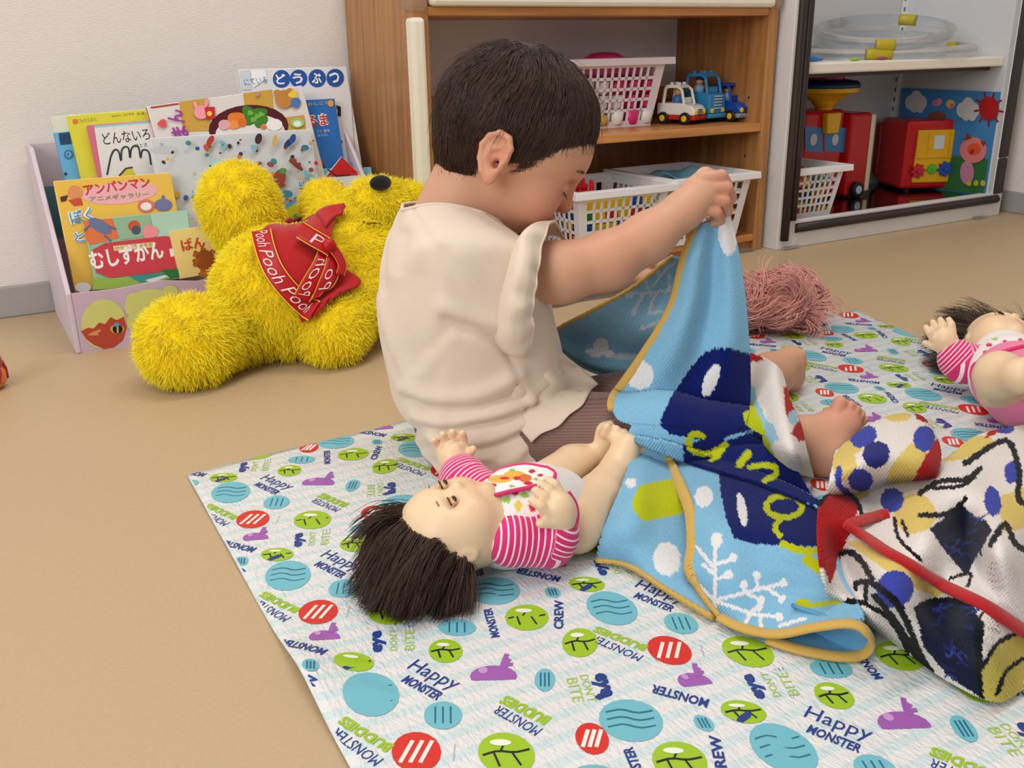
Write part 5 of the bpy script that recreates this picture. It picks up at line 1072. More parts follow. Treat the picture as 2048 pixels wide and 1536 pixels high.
# ================================================================ fleece blankets
def zfix(P): P[..., 2] = np.maximum(P[..., 2], 0.0055); return P
def paint(PX, base, shapes, seed=0):
    X, Y = PX[..., 0], PX[..., 1]; J = RNG.normal(size=X.shape+(2,))*0.55; X = X+0.8*np.sin(Y*0.45+seed)+J[..., 0]; Y = Y+0.8*np.sin(X*0.4+2)+J[..., 1]
    out = np.tile(np.array(lin(base)), X.shape+(1,))
    for s in shapes:
        if s[0] == 'e':
            _, cx, cy, rx, ry, rot, c = s; r = math.radians(rot); dx, dy = X-cx, Y-cy; u = dx*math.cos(r)+dy*math.sin(r); v = -dx*math.sin(r)+dy*math.cos(r); m = (u/rx)**2+(v/ry)**2 < 1
        elif s[0] == 'p':
            q = np.array(s[1], float); c = s[2]; m = np.zeros(X.shape, bool)
            for i in range(len(q)):
                (x1, y1), (x2, y2) = q[i], q[i-1]
                if y1 != y2: m ^= ((y1 > Y) != (y2 > Y)) & (X < (x2-x1)*(Y-y1)/(y2-y1)+x1)
        else:
            _, q, w_, c = s; q = np.array(q, float); q = catmull(q, 24) if len(q) > 2 else q; m = np.zeros(X.shape, bool)
            for (x1, y1), (x2, y2) in zip(q[:-1], q[1:]):
                dx, dy = x2-x1, y2-y1; t = np.clip(((X-x1)*dx+(Y-y1)*dy)/(dx*dx+dy*dy+1e-9), 0, 1); m |= np.hypot(X-x1-t*dx, Y-y1-t*dy) < w_/2
        out[m] = lin(c)
    return out
FLE = mat('printed_fleece', (200, 200, 200), 0.95, attr='col', sheen=0.08, bump=(900, 0.55), noise=(420, 0.06), spec=0.15)
BORD = mat('ochre_binding', (206, 168, 84), 0.9, sheen=0.2, bump=(800, 0.3)); REDB = mat('red_binding', (176, 14, 22), 0.9, sheen=0.2, bump=(800, 0.3))
def sheet(name, rows, mode, n, m, base, shapes, par, fold=None, on=None, off=0.006, seed=0):
    PX = surf(np.array([[p[:2] for p in r] for r in rows], float), n, m); D = surf(np.array([[p[2] for p in r] for r in rows], float)[..., None], n, m)[..., 0]
    if fold is not None:
        U, V = np.meshgrid(np.linspace(0, 1, m), np.linspace(0, 1, n)); D = D+fold(U, V)
    P = np.array([[(at(*PX[i, j], D[i, j]) if mode == 'd' else fl(*PX[i, j], D[i, j])) for j in range(m)] for i in range(n)])
    if on: P = rest_on(P, on, off)
    P = zfix(P); P = P+0.0004*np.sin(PX[..., :1]*0.9+PX[..., 1:]*0.7)
    c = paint(PX, base, shapes, seed); idx = np.arange(n*m).reshape(n, m)
    F = np.stack([idx[:-1, :-1], idx[1:, :-1], idx[1:, 1:], idx[:-1, 1:]], -1).reshape(-1, 4)
    o = quick(P.reshape(-1, 3), F, name, FLE, par, cols=c.reshape(-1, 3), solid=0.003); return P, o
def binding(P, m, par, r=0.0058, name='binding'):
    b = MB(); b.tube(catmull(np.asarray(P), max(len(P), 40)), r, 8, flat=0.45); return b.build(name, m, par, smooth=True)
SKY, NAVY, LIME, WHT, PAL = (132, 188, 222), (12, 28, 100), (188, 198, 22), (232, 232, 236), (198, 212, 220)
h0 = hd+0.012; dk = (cp(1300, 838, 0.115)-EYE)@FW
bk = thing('fleece_blanket', 'light blue fleece blanket with ochre binding and white snow print, lifted by the toddler', 'blanket', fl(1400, 1100))
# front panel hanging from the fist, folding over into the lettered band
f0, f1 = 0.40, 0.72
def dd(t): return h0+(dk-h0)*t
ROW = [[(1394, 446), (1410, 444), (1428, 438), (1444, 432), (1458, 428)], [(1368, 520), (1395, 518), (1425, 515), (1455, 514), (1478, 512)], [(1345, 610), (1380, 608), (1420, 606), (1460, 606), (1491, 606)], [(1300, 690), (1350, 695), (1400, 700), (1455, 702), (1498, 702)],
       [(1250, 762), (1310, 768), (1375, 772), (1440, 775), (1500, 775)], [(1224, 805), (1290, 815), (1360, 822), (1440, 826), (1497, 828)], [(1234, 838), (1290, 846), (1360, 846), (1430, 846), (1492, 846)]]
tt = [0.0, 0.2, 0.42, 0.64, 0.85, 1.0, 1.06]; wob = [[0, -0.004, 0.004, -0.002, 0.004], [0, -0.010, 0.008, -0.004, 0.006], [0.004, -0.012, 0.010, -0.006, 0.008], [0.002, -0.012, 0.008, -0.008, 0.012], [0, -0.010, 0.004, -0.004, 0.016], [0.004, -0.006, 0.0, 0.004, 0.020], [0.012, 0.004, 0.008, 0.012, 0.026]]
rows = [[(*p, dd(t)+w_*0.9) for p, w_ in zip(r, ws)] for r, t, ws in zip(ROW, tt, wob)]
band = [([(1262, 851), (1330, 853), (1400, 857), (1460, 857), (1500, 858)], 0.085), ([(1258, 866), (1330, 862), (1410, 868), (1490, 880), (1566, 900)], -0.022), ([(1266, 879), (1330, 890), (1410, 908), (1510, 932), (1606, 962)], -0.058), ([(1284, 890), (1342, 913), (1420, 938), (1520, 968), (1636, 1014)], -0.060), ([(1300, 884), (1352, 904), (1430, 926), (1522, 952), (1632, 1002)], -0.010)]
rows += [[(*p, dk+0.014+o_-0.010*k_) for k_, p in enumerate(r)] for r, o_ in band]
nav = [(1320, 842), (1345, 790), (1375, 740), (1402, 710), (1432, 696), (1466, 698), (1506, 712), (1506, 858), (1330, 858)]
sh1 = [('e', 1280, 750, 27, 29, 0, WHT), ('e', 1455, 470, 17, 40, -4, WHT), ('p', nav, NAVY), ('e', 1422, 760, 13, 35, 22, WHT),
       ('p', [(1318, 848), (1510, 848), (1575, 898), (1650, 1020), (1520, 975), (1425, 945), (1366, 922), (1366, 892), (1400, 880), (1340, 868)], NAVY), ('l', [(1450, 878), (1500, 862), (1520, 850)], 7, (130, 180, 215)),
       ('l', [(1404, 872), (1386, 868), (1375, 880), (1380, 897), (1396, 905), (1420, 906), (1440, 894), (1450, 888)], 12, LIME), ('l', [(1446, 892), (1436, 908), (1424, 920)], 15, LIME), ('l', [(1496, 908), (1478, 932)], 15, LIME), ('l', [(1500, 936), (1528, 932), (1550, 936), (1549, 952), (1530, 964)], 12, LIME),
       ('p', [(1484, 830), (1500, 820), (1512, 850), (1490, 852)], LIME)]
rows1 = rows
# back panel, the other side of the lifted fold
db = (cp(1170, 727, -0.02)-EYE)@FW
rows = [[(*p, h0+0.035) for p in ((1345, 512), (1370, 518), (1400, 523), (1430, 528))], [(*p, h0+0.045+0.008*(i % 2)) for i, p in enumerate(((1270, 572), (1310, 590), (1350, 600), (1420, 610)))], [(*p, h0+0.055+0.010*(i % 2)) for i, p in enumerate(((1190, 618), (1250, 640), (1310, 660), (1400, 690)))],
        [(*p, db+0.01+0.006*(i % 2)) for i, p in enumerate(((1108, 664), (1185, 690), (1255, 705), (1340, 722)))], [(*p, db+0.02) for p in ((1114, 692), (1168, 727), (1232, 742), (1300, 742))], [(*p, db+0.09) for p in ((1122, 700), (1172, 738), (1234, 756), (1300, 756))]]
sh5 = [('l', [(1255, 588), (1345, 580)], 6, PAL), ('l', [(1288, 556), (1302, 592)], 5, PAL), ('l', [(1310, 535), (1318, 552), (1300, 575)], 5, PAL), ('l', [(1318, 552), (1350, 522)], 6, PAL), ('l', [(1266, 626), (1285, 590)], 7, PAL), ('l', [(1300, 618), (1312, 585)], 6, PAL), ('l', [(1300, 628), (1325, 622)], 5, PAL), ('l', [(1285, 655), (1330, 640)], 6, PAL), ('l', [(1340, 575), (1338, 545)], 6, PAL),
       ('e', 1258, 588, 9, 8, 0, PAL), ('e', 1268, 622, 6, 9, 30, PAL), ('e', 1286, 655, 7, 6, 0, PAL), ('e', 1300, 625, 5, 6, 0, PAL), ('e', 1288, 560, 6, 6, 0, PAL), ('e', 1202, 690, 16, 15, 20, WHT), ('e', 1188, 706, 18, 9, 10, WHT), ('e', 1216, 706, 14, 9, 20, WHT), ('e', 1255, 712, 34, 7, -2, PAL)]
PB_, _o = sheet('back_panel', rows, 'd', 90, 80, (140, 192, 220), sh5, bk)
binding(PB_[0:76, 0], BORD, bk)
# left lower layer on the mat
rows = [[(1272, 872, .050), (1296, 876, .050), (1320, 882, .046), (1350, 892, .040)], [(1248, 960, .056), (1280, 962, .060), (1320, 970, .052), (1380, 988, .042)], [(1215, 1040, .040), (1265, 1042, .046), (1320, 1048, .036), (1395, 1062, .026)], [(1199, 1085, .024), (1255, 1092, .028), (1320, 1105, .022), (1400, 1125, .014)], [(1194, 1118, .007), (1262, 1133, .010), (1335, 1181, .008), (1425, 1236, .007)]]
sh4 = [('p', [(1264, 1005), (1280, 972), (1330, 962), (1400, 958), (1400, 1020), (1320, 1038), (1288, 1044), (1268, 1028)], LIME), ('e', 1333, 1120, 27, 34, -8, WHT), ('e', 1262, 968, 11, 10, 0, WHT), ('e', 1420, 1050, 20, 20, 0, WHT)]
PC, _o = sheet('lower_panel', rows, 'z', 100, 80, SKY, sh4, bk, on=[TL, TB], off=0.008)
binding(PC[-1], BORD, bk, 0.0062)
# right lower layer with the branching snow print
rows = [[(1322, 880, .046), (1400, 904, .046), (1480, 934, .046), (1560, 962, .046), (1655, 1008, .046)], [(1348, 945, .050), (1420, 968, .052), (1500, 998, .053), (1580, 1030, .053), (1665, 1062, .050)], [(1377, 1015, .052), (1440, 1036, .060), (1520, 1058, .058), (1590, 1085, .058), (1675, 1110, .052)], [(1384, 1085, .038), (1445, 1106, .048), (1520, 1128, .044), (1595, 1142, .044), (1690, 1160, .046)],
        [(1380, 1136, .026), (1450, 1162, .034), (1530, 1180, .030), (1610, 1188, .032), (1715, 1204, .042)], [(1402, 1186, .014), (1460, 1216, .018), (1540, 1230, .018), (1620, 1224, .030), (1728, 1236, .042)], [(1440, 1234, .008), (1492, 1258, .009), (1556, 1268, .012), (1632, 1254, .030), (1706, 1247, .040)]]
br = [((1432, 1085), (1432, 1222)), ((1396, 1096), (1432, 1138)), ((1408, 1130), (1432, 1150)), ((1432, 1130), (1470, 1119)), ((1432, 1160), (1462, 1150)), ((1432, 1200), (1572, 1166)), ((1514, 1180), (1513, 1152)), ((1488, 1187), (1486, 1168)), ((1492, 1188), (1524, 1202)), ((1530, 1176), (1566, 1200)), ((1432, 1200), (1500, 1228)), ((1496, 1228), (1518, 1216)), ((1500, 1230), (1565, 1236)), ((1500, 1228), (1488, 1256)), ((1520, 1232), (1522, 1262)), ((1560, 1254), (1610, 1240)), ((1400, 1170), (1432, 1200))]
sh3 = [('p', [(1436, 925), (1660, 1010), (1670, 1096), (1620, 1096), (1505, 1090), (1468, 1078), (1452, 1040), (1440, 985)], NAVY), ('e', 1484, 1023, 9, 34, -10, WHT), ('e', 1408, 996, 18, 21, 0, WHT)]
sh3 += [('l', [a, b_], 7.5, WHT) for a, b_ in br]+[('e', x, y, 8, 9, 0, WHT) for x, y in ((1466, 1117), (1458, 1150), (1513, 1152), (1487, 1170), (1522, 1202), (1564, 1200), (1566, 1166), (1518, 1216), (1560, 1236), (1488, 1254))]+[('e', 1435, 1082, 11, 16, 0, WHT)]
tq = np.linspace(0, 2*math.pi, 14); sh3 += [('l', [(1568+36*math.cos(t), 1016+22*math.sin(t)) for t in tq], 12, LIME), ('l', [(1562, 1036), (1550, 1058), (1560, 1074)], 11, LIME), ('l', [(1566, 1090), (1600, 1102), (1650, 1104)], 14, LIME), ('l', [(1614, 1120), (1640, 1140)], 20, LIME), ('e', 1606, 1212, 16, 12, 0, LIME), ('l', [(1606, 1216), (1640, 1212), (1680, 1206)], 9, LIME)]
PD, _o = sheet('lower_panel', rows, 'z', 170, 170, SKY, sh3, bk, on=[TL, TB], off=0.010)
binding(PD[6:, 0], BORD, bk, 0.0064)
def TG(P): n, m = P.shape[:2]; return bvh(P.reshape(-1, 3), [(i*m+j, i*m+j+1, (i+1)*m+j+1, (i+1)*m+j) for i in range(n-1) for j in range(m-1)])
PA, _o = sheet('front_panel', rows1, 'd', 210, 120, SKY, sh1, bk, on=[TL, TG(PC), TG(PD)], off=0.013)
binding(PA[0:104, 0], BORD, bk)
lp = [(1440, 1234, .010), (1492, 1258, .011), (1556, 1268, .014), (1632, 1254, .031), (1700, 1247, .040), (1732, 1262, .036), (1742, 1284, .020), (1724, 1308, .008), (1678, 1313, .0065), (1600, 1299, .0065), (1535, 1279, .0065)]
LP = catmull(np.array([fl(*p) for p in lp]), 70); binding(LP, BORD, bk, 0.0064)
GL = np.stack([LP[33:]+np.array([-0.015, 0.060, -0.006])*t for t in np.linspace(0, 1, 8)]); GL[..., 2] = np.maximum(GL[..., 2], 0.0058); idx = np.arange(8*37).reshape(8, 37)
quick(GL.reshape(-1, 3), np.stack([idx[:-1, :-1], idx[1:, :-1], idx[1:, 1:], idx[:-1, 1:]], -1).reshape(-1, 4), 'rolled_hem', FLE, bk, cols=np.tile(lin((100, 165, 205)), (8*37, 1)), solid=0.003)

# ---------------------------------------------------------------- white dotted blanket
bw = thing('fleece_blanket', 'white fleece blanket with blue dots, black brush lines and red binding heaped on the mat', 'blanket', fl(1850, 1250))
OFFW, YLW, BLU, BLKC, RDC, DNV = (232, 226, 222), (224, 200, 112), (58, 70, 172), (22, 22, 28), (178, 18, 24), (26, 30, 58)
rows = [[(1490, 706, .055), (1522, 713, .085), (1548, 728, .095), (1563, 745, .085)], [(1480, 770, .05), (1520, 775, .08), (1555, 785, .094), (1580, 800, .078)], [(1480, 830, .05), (1525, 835, .075), (1570, 845, .09), (1600, 850, .07)], [(1520, 890, .05), (1556, 898, .070), (1590, 905, .074), (1614, 910, .052)], [(1570, 940, .040), (1592, 946, .040), (1610, 951, .034), (1626, 955, .012)]]
sh6 = [('p', [(1490, 704), (1522, 712), (1530, 722), (1498, 726)], RDC), ('p', [(1560, 775), (1572, 775), (1592, 838), (1572, 836)], RDC), ('p', [(1588, 850), (1600, 838), (1612, 880), (1596, 884), (1580, 868)], RDC), ('p', [(1478, 790), (1500, 786), (1530, 850), (1560, 935), (1528, 930), (1490, 850)], LIME), ('p', [(1490, 775), (1506, 770), (1530, 800), (1560, 880), (1545, 890), (1520, 840)], (150, 200, 224)), ('e', 1540, 790, 26, 58, -10, OFFW), ('e', 1584, 836, 10, 14, 0, (160, 205, 225))]
PE, _o = sheet('side_panel', rows, 'z', 80, 50, OFFW, sh6, bw, on=[TL, TB], off=0.010)
rows = [[(1640, 1000, .095), (1700, 965, .055), (1800, 955, .065), (1890, 920, .07), (1955, 872, .06), (2075, 846, .015)], [(1636, 1050, .086), (1720, 1030, .078), (1820, 1015, .070), (1910, 990, .092), (1990, 960, .078), (2095, 945, .040)], [(1640, 1120, .070), (1720, 1110, .066), (1830, 1100, .082), (1920, 1085, .072), (2000, 1075, .090), (2110, 1055, .045)],
        [(1652, 1180, .052), (1740, 1190, .052), (1840, 1195, .060), (1930, 1185, .066), (2012, 1178, .060), (2120, 1170, .040)], [(1668, 1200, .034), (1760, 1240, .030), (1850, 1270, .040), (1940, 1285, .046), (2020, 1265, .046), (2130, 1255, .030)], [(1690, 1216, .016), (1785, 1280, .007), (1880, 1350, .008), (1985, 1402, .008), (2042, 1380, .008), (2130, 1330, .008)]]
sh7 = [('e', 1920, 900, 70, 22, -12, YLW), ('e', 1830, 1030, 40, 40, 0, YLW), ('p', [(1990, 1000), (2090, 960), (2100, 1040), (2010, 1070)], YLW), ('e', 1700, 985, 40, 20, 0, YLW), ('p', [(1690, 1080), (1720, 1085), (1900, 1180), (1870, 1195), (1800, 1165)], YLW),
       ('p', [(1630, 1010), (1656, 986), (1700, 986), (1716, 1020), (1702, 1060), (1680, 1112), (1658, 1170), (1636, 1120)], RDC), ('e', 1785, 1003, 24, 24, 0, BLU), ('e', 1790, 1178, 34, 34, 30, BLU), ('e', 1985, 1005, 16, 30, -10, BLU), ('e', 2022, 948, 14, 22, 0, BLU), ('p', [(1968, 880), (1980, 855), (2004, 852), (1996, 868)], RDC), ('e', 2010, 858, 18, 12, 0, BLU),
       ('p', [(1858, 1060), (1922, 1008), (1988, 1062), (1932, 1156), (1884, 1100)], DNV), ('p', [(1824, 1218), (1870, 1202), (1946, 1206), (1960, 1252), (1968, 1330), (1962, 1392), (1900, 1352), (1850, 1292)], DNV)]
rr = random.Random(9)
for cx, cy, a, b_, k_ in ((1922, 1075, 40, 45, 16), (1905, 1285, 52, 70, 26)):
    for i in range(k_): x, y = cx+rr.uniform(-a, a), cy+rr.uniform(-b_, b_); sh7.append(('l', [(x, y), (x+rr.uniform(6, 16), y+rr.uniform(-8, 8)), (x+rr.uniform(16, 30), y+rr.uniform(-18, 18))], 4, rr.choice([(48, 66, 140), (34, 46, 104), BLKC])))
sh7 += [('l', q_, w_*1.35, BLKC) for q_, w_ in (([(1638, 1010), (1655, 990), (1690, 988), (1712, 1004), (1722, 1030)], 7), ([(1678, 1106), (1700, 1103), (1725, 1122), (1748, 1158)], 9), ([(1712, 1180), (1718, 1166), (1748, 1166), (1790, 1200), (1815, 1242), (1842, 1304), (1866, 1344)], 9), ([(1690, 1204), (1730, 1210), (1772, 1226), (1802, 1266), (1818, 1302)], 8), ([(1752, 1190), (1770, 1210), (1800, 1250), (1828, 1300), (1846, 1336)], 9), ([(1736, 1170), (1734, 1205)], 7), ([(1960, 1250), (1958, 1300), (1966, 1390)], 10), ([(1830, 1216), (1872, 1200), (1950, 1206)], 9), ([(1985, 1090), (2008, 1052), (2030, 1092), (2064, 1104)], 9), ([(1840, 990), (1880, 966), (1930, 962), (1960, 940)], 8), ([(1842, 1034), (1890, 1030), (1930, 1000)], 8), ([(1930, 930), (1990, 890), (2020, 890), (2038, 950), (2036, 1000), (2070, 1024)], 9), ([(1900, 1160), (1940, 1150), (1935, 1176)], 5), ([(1790, 1040), (1800, 1080), (1840, 1120)], 6), ([(1806, 1045), (1818, 1075)], 5), ([(1868, 980), (1920, 975), (1948, 958)], 6))]
sh7 += [('p', [(1965, 1330), (1990, 1290), (2040, 1262), (2130, 1240), (2130, 1340), (2040, 1390), (1985, 1410), (1968, 1390)], (206, 188, 92)), ('l', [(1966, 1330), (1990, 1288), (2040, 1262), (2120, 1240)], 9, BLKC), ('l', [(1992, 1385), (2010, 1340), (2060, 1310), (2120, 1296)], 9, BLKC), ('p', [(1985, 1230), (2040, 1225), (2040, 1255), (1990, 1275)], OFFW)]
PF, _o = sheet('heaped_panel', rows, 'z', 220, 240, OFFW, sh7, bw, fold=lambda U, V: (0.011*np.sin(13*U+5*V+1)+0.007*np.sin(23*U-9*V))*np.sin(np.pi*np.clip(V, 0, 1)), on=[TB], off=0.010)
rows = [[(1690, 900, .05), (1725, 860, .055), (1785, 832, .06), (1838, 832, .06), (1866, 862, .05)], [(1672, 905, .085), (1725, 868, .10), (1785, 842, .105), (1842, 846, .10), (1876, 886, .085)], [(1664, 940, .10), (1728, 918, .115), (1790, 902, .115), (1850, 896, .11), (1880, 915, .09)], [(1652, 985, .085), (1728, 958, .092), (1790, 948, .095), (1848, 946, .095), (1872, 948, .085)], [(1640, 1010, .055), (1728, 985, .055), (1790, 968, .058), (1846, 962, .06), (1862, 962, .06)]]
sh8 = [('e', 1704, 880, 30, 36, 30, YLW), ('p', [(1770, 965), (1780, 930), (1820, 890), (1850, 890), (1850, 965)], YLW), ('e', 1795, 836, 26, 10, 0, YLW), ('e', 1690, 930, 24, 30, 0, YLW), ('e', 1728, 876, 27, 21, -30, BLU), ('e', 1752, 910, 27, 23, -30, (38, 44, 120)), ('e', 1720, 958, 25, 22, 0, BLU), ('e', 1847, 880, 21, 26, 0, BLU), ('p', [(1818, 975), (1842, 925), (1872, 878), (1890, 905), (1880, 960), (1860, 985)], RDC), ('p', [(1826, 826), (1850, 826), (1856, 850), (1834, 842)], RDC), ('l', [(1680, 940), (1676, 965), (1696, 985)], 12, BLU)]
PG, _o = sheet('folded_hump', rows, 'z', 110, 120, OFFW, sh8, bw, on=[TB], off=0.008)
T7 = bvh(PF.reshape(-1, 3), [(i*240+j, i*240+j+1, (i+1)*240+j+1, (i+1)*240+j) for i in range(219) for j in range(239)])
def on_cloth(pts, off): return [p for p in (drape(T7, x, y, off) for x, y in catmull(np.array(pts, float), 40)) if p is not None]
def strap(pts, r): q_ = soften(np.array(on_cloth(pts, 0.005))[:, None].repeat(3, 1), 6)[:, 1]; b = MB(); b.tube(q_, r, 8, flat=0.5); b.build('red_binding', REDB, bw, smooth=True)
strap([(1690, 1052), (1760, 1100), (1860, 1156), (1960, 1214), (2075, 1282)], 0.0072); strap([(1692, 1056), (1720, 1044), (1776, 1034)], 0.006)
# ================================================================ vinyl dolls
VIN = mat('cream_vinyl', (238, 208, 172), 0.38, attr='col', sss=0.05, bump=(300, 0.05)); KNIT = mat('printed_jersey', (240, 236, 236), 0.85, attr='col', sheen=0.2, bump=(700, 0.15))
SLV = mat('striped_jersey', (220, 40, 116), 0.85, qstripe=('q', (248, 228, 238), 0.27), sheen=0.2, bump=(700, 0.12))
PINK, DPK = mat('pink_piping', (224, 44, 116), 0.75, sheen=0.2), (224, 44, 116)
DHAIR = mat('doll_brown_hair', (62, 42, 32), 0.45, hairvar=0.35, spec=0.55)
def doll(label, hc, crown, face, hr, trunk, trunk_r, arms, legs, lo, hi, motifs, shirt_only, hair_dir, nh=5200, pants=None, sleeve_to=0.75, tint=(238, 208, 172)):
    root = thing('vinyl_doll', label, 'doll', (trunk[1][0], trunk[1][1], 0.003))
    cr = nrm(crown); fc = nrm(face-cr*np.dot(face, cr)); sd = np.cross(fc, cr); M = np.array([fc, sd, cr]).T
    hp2 = lambda f, s, u: hc+(fc*f+sd*s+cr*u)*hr
    B = Soft(lo, hi, 0.0022)
    B.ell(hc, np.array([0.97, 1.0, 1.08])*hr, M, 0.006); B.ell(hp2(0.12, 0, -0.38), np.array([0.80, 0.86, 0.66])*hr, M, 0.012)
    for sg in (1, -1):
        B.ell(hp2(0.46, sg*0.42, -0.42), hr*0.40, M, 0.012); B.cut(hp2(1.00, sg*0.36, 0.0), np.array([0.16, 0.24, 0.13])*hr, M, 0.010)
        B.ell(hp2(-0.06, sg*0.99, -0.14), np.array([0.17, 0.09, 0.25])*hr, M, 0.003); B.cut(hp2(-0.03, sg*1.09, -0.12), np.array([0.10, 0.06, 0.16])*hr, M, 0.002)
    B.ell(hp2(1.0, 0, -0.22), np.array([0.11, 0.12, 0.09])*hr, M, 0.006); B.ell(hp2(0.90, 0, -0.52), np.array([0.10, 0.17, 0.055])*hr, M, 0.004); B.ell(hp2(0.87, 0, -0.63), np.array([0.10, 0.14, 0.06])*hr, M, 0.004); B.ell(hp2(0.76, 0, -0.84), np.array([0.2, 0.2, 0.16])*hr, M, 0.01)
    B.cap(trunk[0], hp2(0, 0, -0.7), trunk_r[0]*0.55, hr*0.42, 0.01)
    B.chain(trunk, trunk_r, 0.02)
    for pts, rs, fdir, side in arms:
        B.chain(pts, rs, 0.006); h = pts[-1]; r = rs[-1]; d = nrm(fdir); s2 = nrm(side-d*np.dot(side, d)); up2 = np.cross(d, s2)
        B.ell(h+d*r*0.6, r*1.15, None, 0.006)
        for i in range(4): o = s2*(i-1.5)*r*0.62; ln = (0.95, 1.15, 1.1, 0.85)[i]; B.chain([h+o+d*r*1.0, h+o*1.12+d*r*(1.0+0.75*ln)+up2*r*0.12, h+o*1.15+d*r*(1.0+1.2*ln)+up2*r*0.5], [r*0.34, r*0.33, r*0.29], 0.0012)
        B.chain([h-s2*r*0.9+d*r*0.2, h-s2*r*1.6+d*r*0.8+up2*r*0.35], [r*0.40, r*0.32], 0.002)
    for pts, rs, toe, side in legs:
        B.chain(pts, rs, 0.005); a = pts[-1]; r = rs[-1]; d = nrm(toe); s2 = nrm(side-d*np.dot(side, d)); L = 0.030; up2 = np.cross(d, s2)
        B.cap(a, a+d*L*0.9, r*1.02, r*0.92, 0.006)
        for i in range(5): o = s2*(i-2)*r*0.42; B.chain([a+o+d*L*1.05, a+o*1.15+d*L*(1.38-0.06*abs(i-1))], [r*(0.34 if i else 0.42), r*(0.28 if i else 0.36)], 0.0012)
    V, F = B.mesh(1); V[:, 2] = np.maximum(V[:, 2], 0.0042); c = np.tile(np.array(lin(tint)), (len(V), 1))
    def bl(p, r, t, am):
        k = np.exp(-(np.linalg.norm(V-p, axis=1)/r)**2)[:, None]*am; c[:] = c*(1-k)+np.array(lin(t))*k
    bl(hp2(0.88, 0, -0.56), hr*0.2, (226, 140, 120), 0.55)
    for sg in (1, -1): bl(hp2(0.7, sg*0.5, -0.4), hr*0.35, (240, 180, 150), 0.4)
    quick(V, F, 'body', VIN, root, cols=c)
    for sg in (1, -1):
        b = MB(); b.ball(hp2(0.885, sg*0.36, -0.02), np.array([0.075, 0.15, 0.095])*hr, M, pm((214, 170, 120), 0.15), 14); b.ball(hp2(0.935, sg*0.36, -0.055), np.array([0.045, 0.11, 0.05])*hr, M, pm((50, 34, 26), 0.1), 12); b.build('eye', None, root, smooth=True)
        b = MB(); b.tube([hp2(0.95-0.03*abs(i-2), sg*(0.20+0.08*i), 0.045+0.02*math.sin(i*0.8)) for i in range(5)], 0.0008, 6); b.build('eyelid_line', pm((60, 36, 26), 0.4), root, smooth=True)
        b = MB(); b.tube([hp2(0.90-0.02*i, sg*(0.30+0.06*i), 0.30-0.01*i) for i in range(3)], 0.0006, 6); b.build('eyebrow', pm((150, 96, 66), 0.6), root, smooth=True)
    b = MB(); b.tube([hp2(0.985-0.03*abs(i-2)**1.5, (i-2)*0.075, -0.585+0.012*abs(i-2)) for i in range(5)], 0.0007, 6); b.build('mouth_line', pm((196, 96, 80), 0.5), root, smooth=True)
    # jersey top
    J = Soft(lo, hi, 0.0025); J.chain(trunk, np.array(trunk_r)+0.0045, 0.02); Vj, Fj = J.mesh(2); Vj[:, 2] = np.maximum(Vj[:, 2], 0.0044)
    cj = np.tile(np.array(lin((242, 238, 238))), (len(Vj), 1)); PJ = pr(Vj)
    for (x, y, rx, ry, cc) in motifs:
        m = ((PJ[:, 0]-x)/rx)**2+((PJ[:, 1]-y)/ry)**2 < 1; cj[m] = lin(cc)
    if pants is not None:
        m = (Vj-trunk[1])@nrm(trunk[-1]-trunk[0]) > pants; cj[m] = lin((232, 130, 170))
    jo = quick(Vj, Fj, 'jersey_top', KNIT, root, cols=cj)
    for pts, rs, fdir, side in arms:
        Sv = Soft(lo, hi, 0.0022); k = len(pts)-1; e = pts[k-1]+(pts[k]-pts[k-1])*sleeve_to*0.35
        Sv.chain(list(pts[:k])+[e], np.r_[np.array(rs[:k])+0.005, rs[k-1]+0.006], 0.006); Vs, Fs = Sv.mesh(2); Vs[:, 2] = np.maximum(Vs[:, 2], 0.0046)
        ax_ = nrm(pts[k-1]-pts[0])
        d0 = (Vs-pts[0])@ax_; d1 = (Vs-pts[k-1])@nrm(e-pts[k-1]); L0 = np.linalg.norm(pts[k-1]-pts[0])
        q_ = np.where(d0 < L0*0.85, d0, L0*0.85+np.maximum(d1, 0)+0.3*(d0-L0*0.85))
        quick(Vs, Fs, 'striped_sleeve', SLV, jo, q=q_/0.0056)
    # hair
    cap = Soft(lo-0.03, hi+0.03, 0.003); cap.ell(hc-fc*hr*0.22+cr*hr*0.26, np.array([0.90, 0.99, 0.98])*hr, M, 0.004); Vc, Fc = cap.mesh(1); Vc[:, 2] = np.maximum(Vc[:, 2], 0.0045)
    ho = quick(Vc, Fc, 'hair', mat('doll_hair_base', (34, 22, 18), 0.7, bump=(300, 0.6)), root)
    P, N = sample(Vc, Fc, nh*2); rel = (P-hc)/hr; fcv = rel@fc; crv = rel@cr; ok = (fcv < 0.40+0.25*(crv-0.55)) & (crv > -0.62-0.4*(fcv < -0.2)) & (crv+0.75*np.maximum(fcv, 0)*(-1)+0.35*(fcv < 0.1) > 0.05); P, N = P[ok][:nh], N[ok][:nh]; n = len(P)
    cl = np.floor(P*55); hs = np.sin(cl@np.array([12.98, 78.2, 37.7]))*43758.5; hs = hs-np.floor(hs); hv = np.stack([np.sin(hs*40), np.sin(hs*71+1), np.sin(hs*97+2)], -1)
    D = N*0.60+hair_dir*0.90+hv*0.36+RNG.normal(size=P.shape)*0.10; D /= np.linalg.norm(D, axis=1)[:, None]; Ln = (hr*(0.75+0.75*RNG.random(n)))[:, None]; K = 8; pts_ = [P]; p = P; g = np.array([0, 0, -1.0])
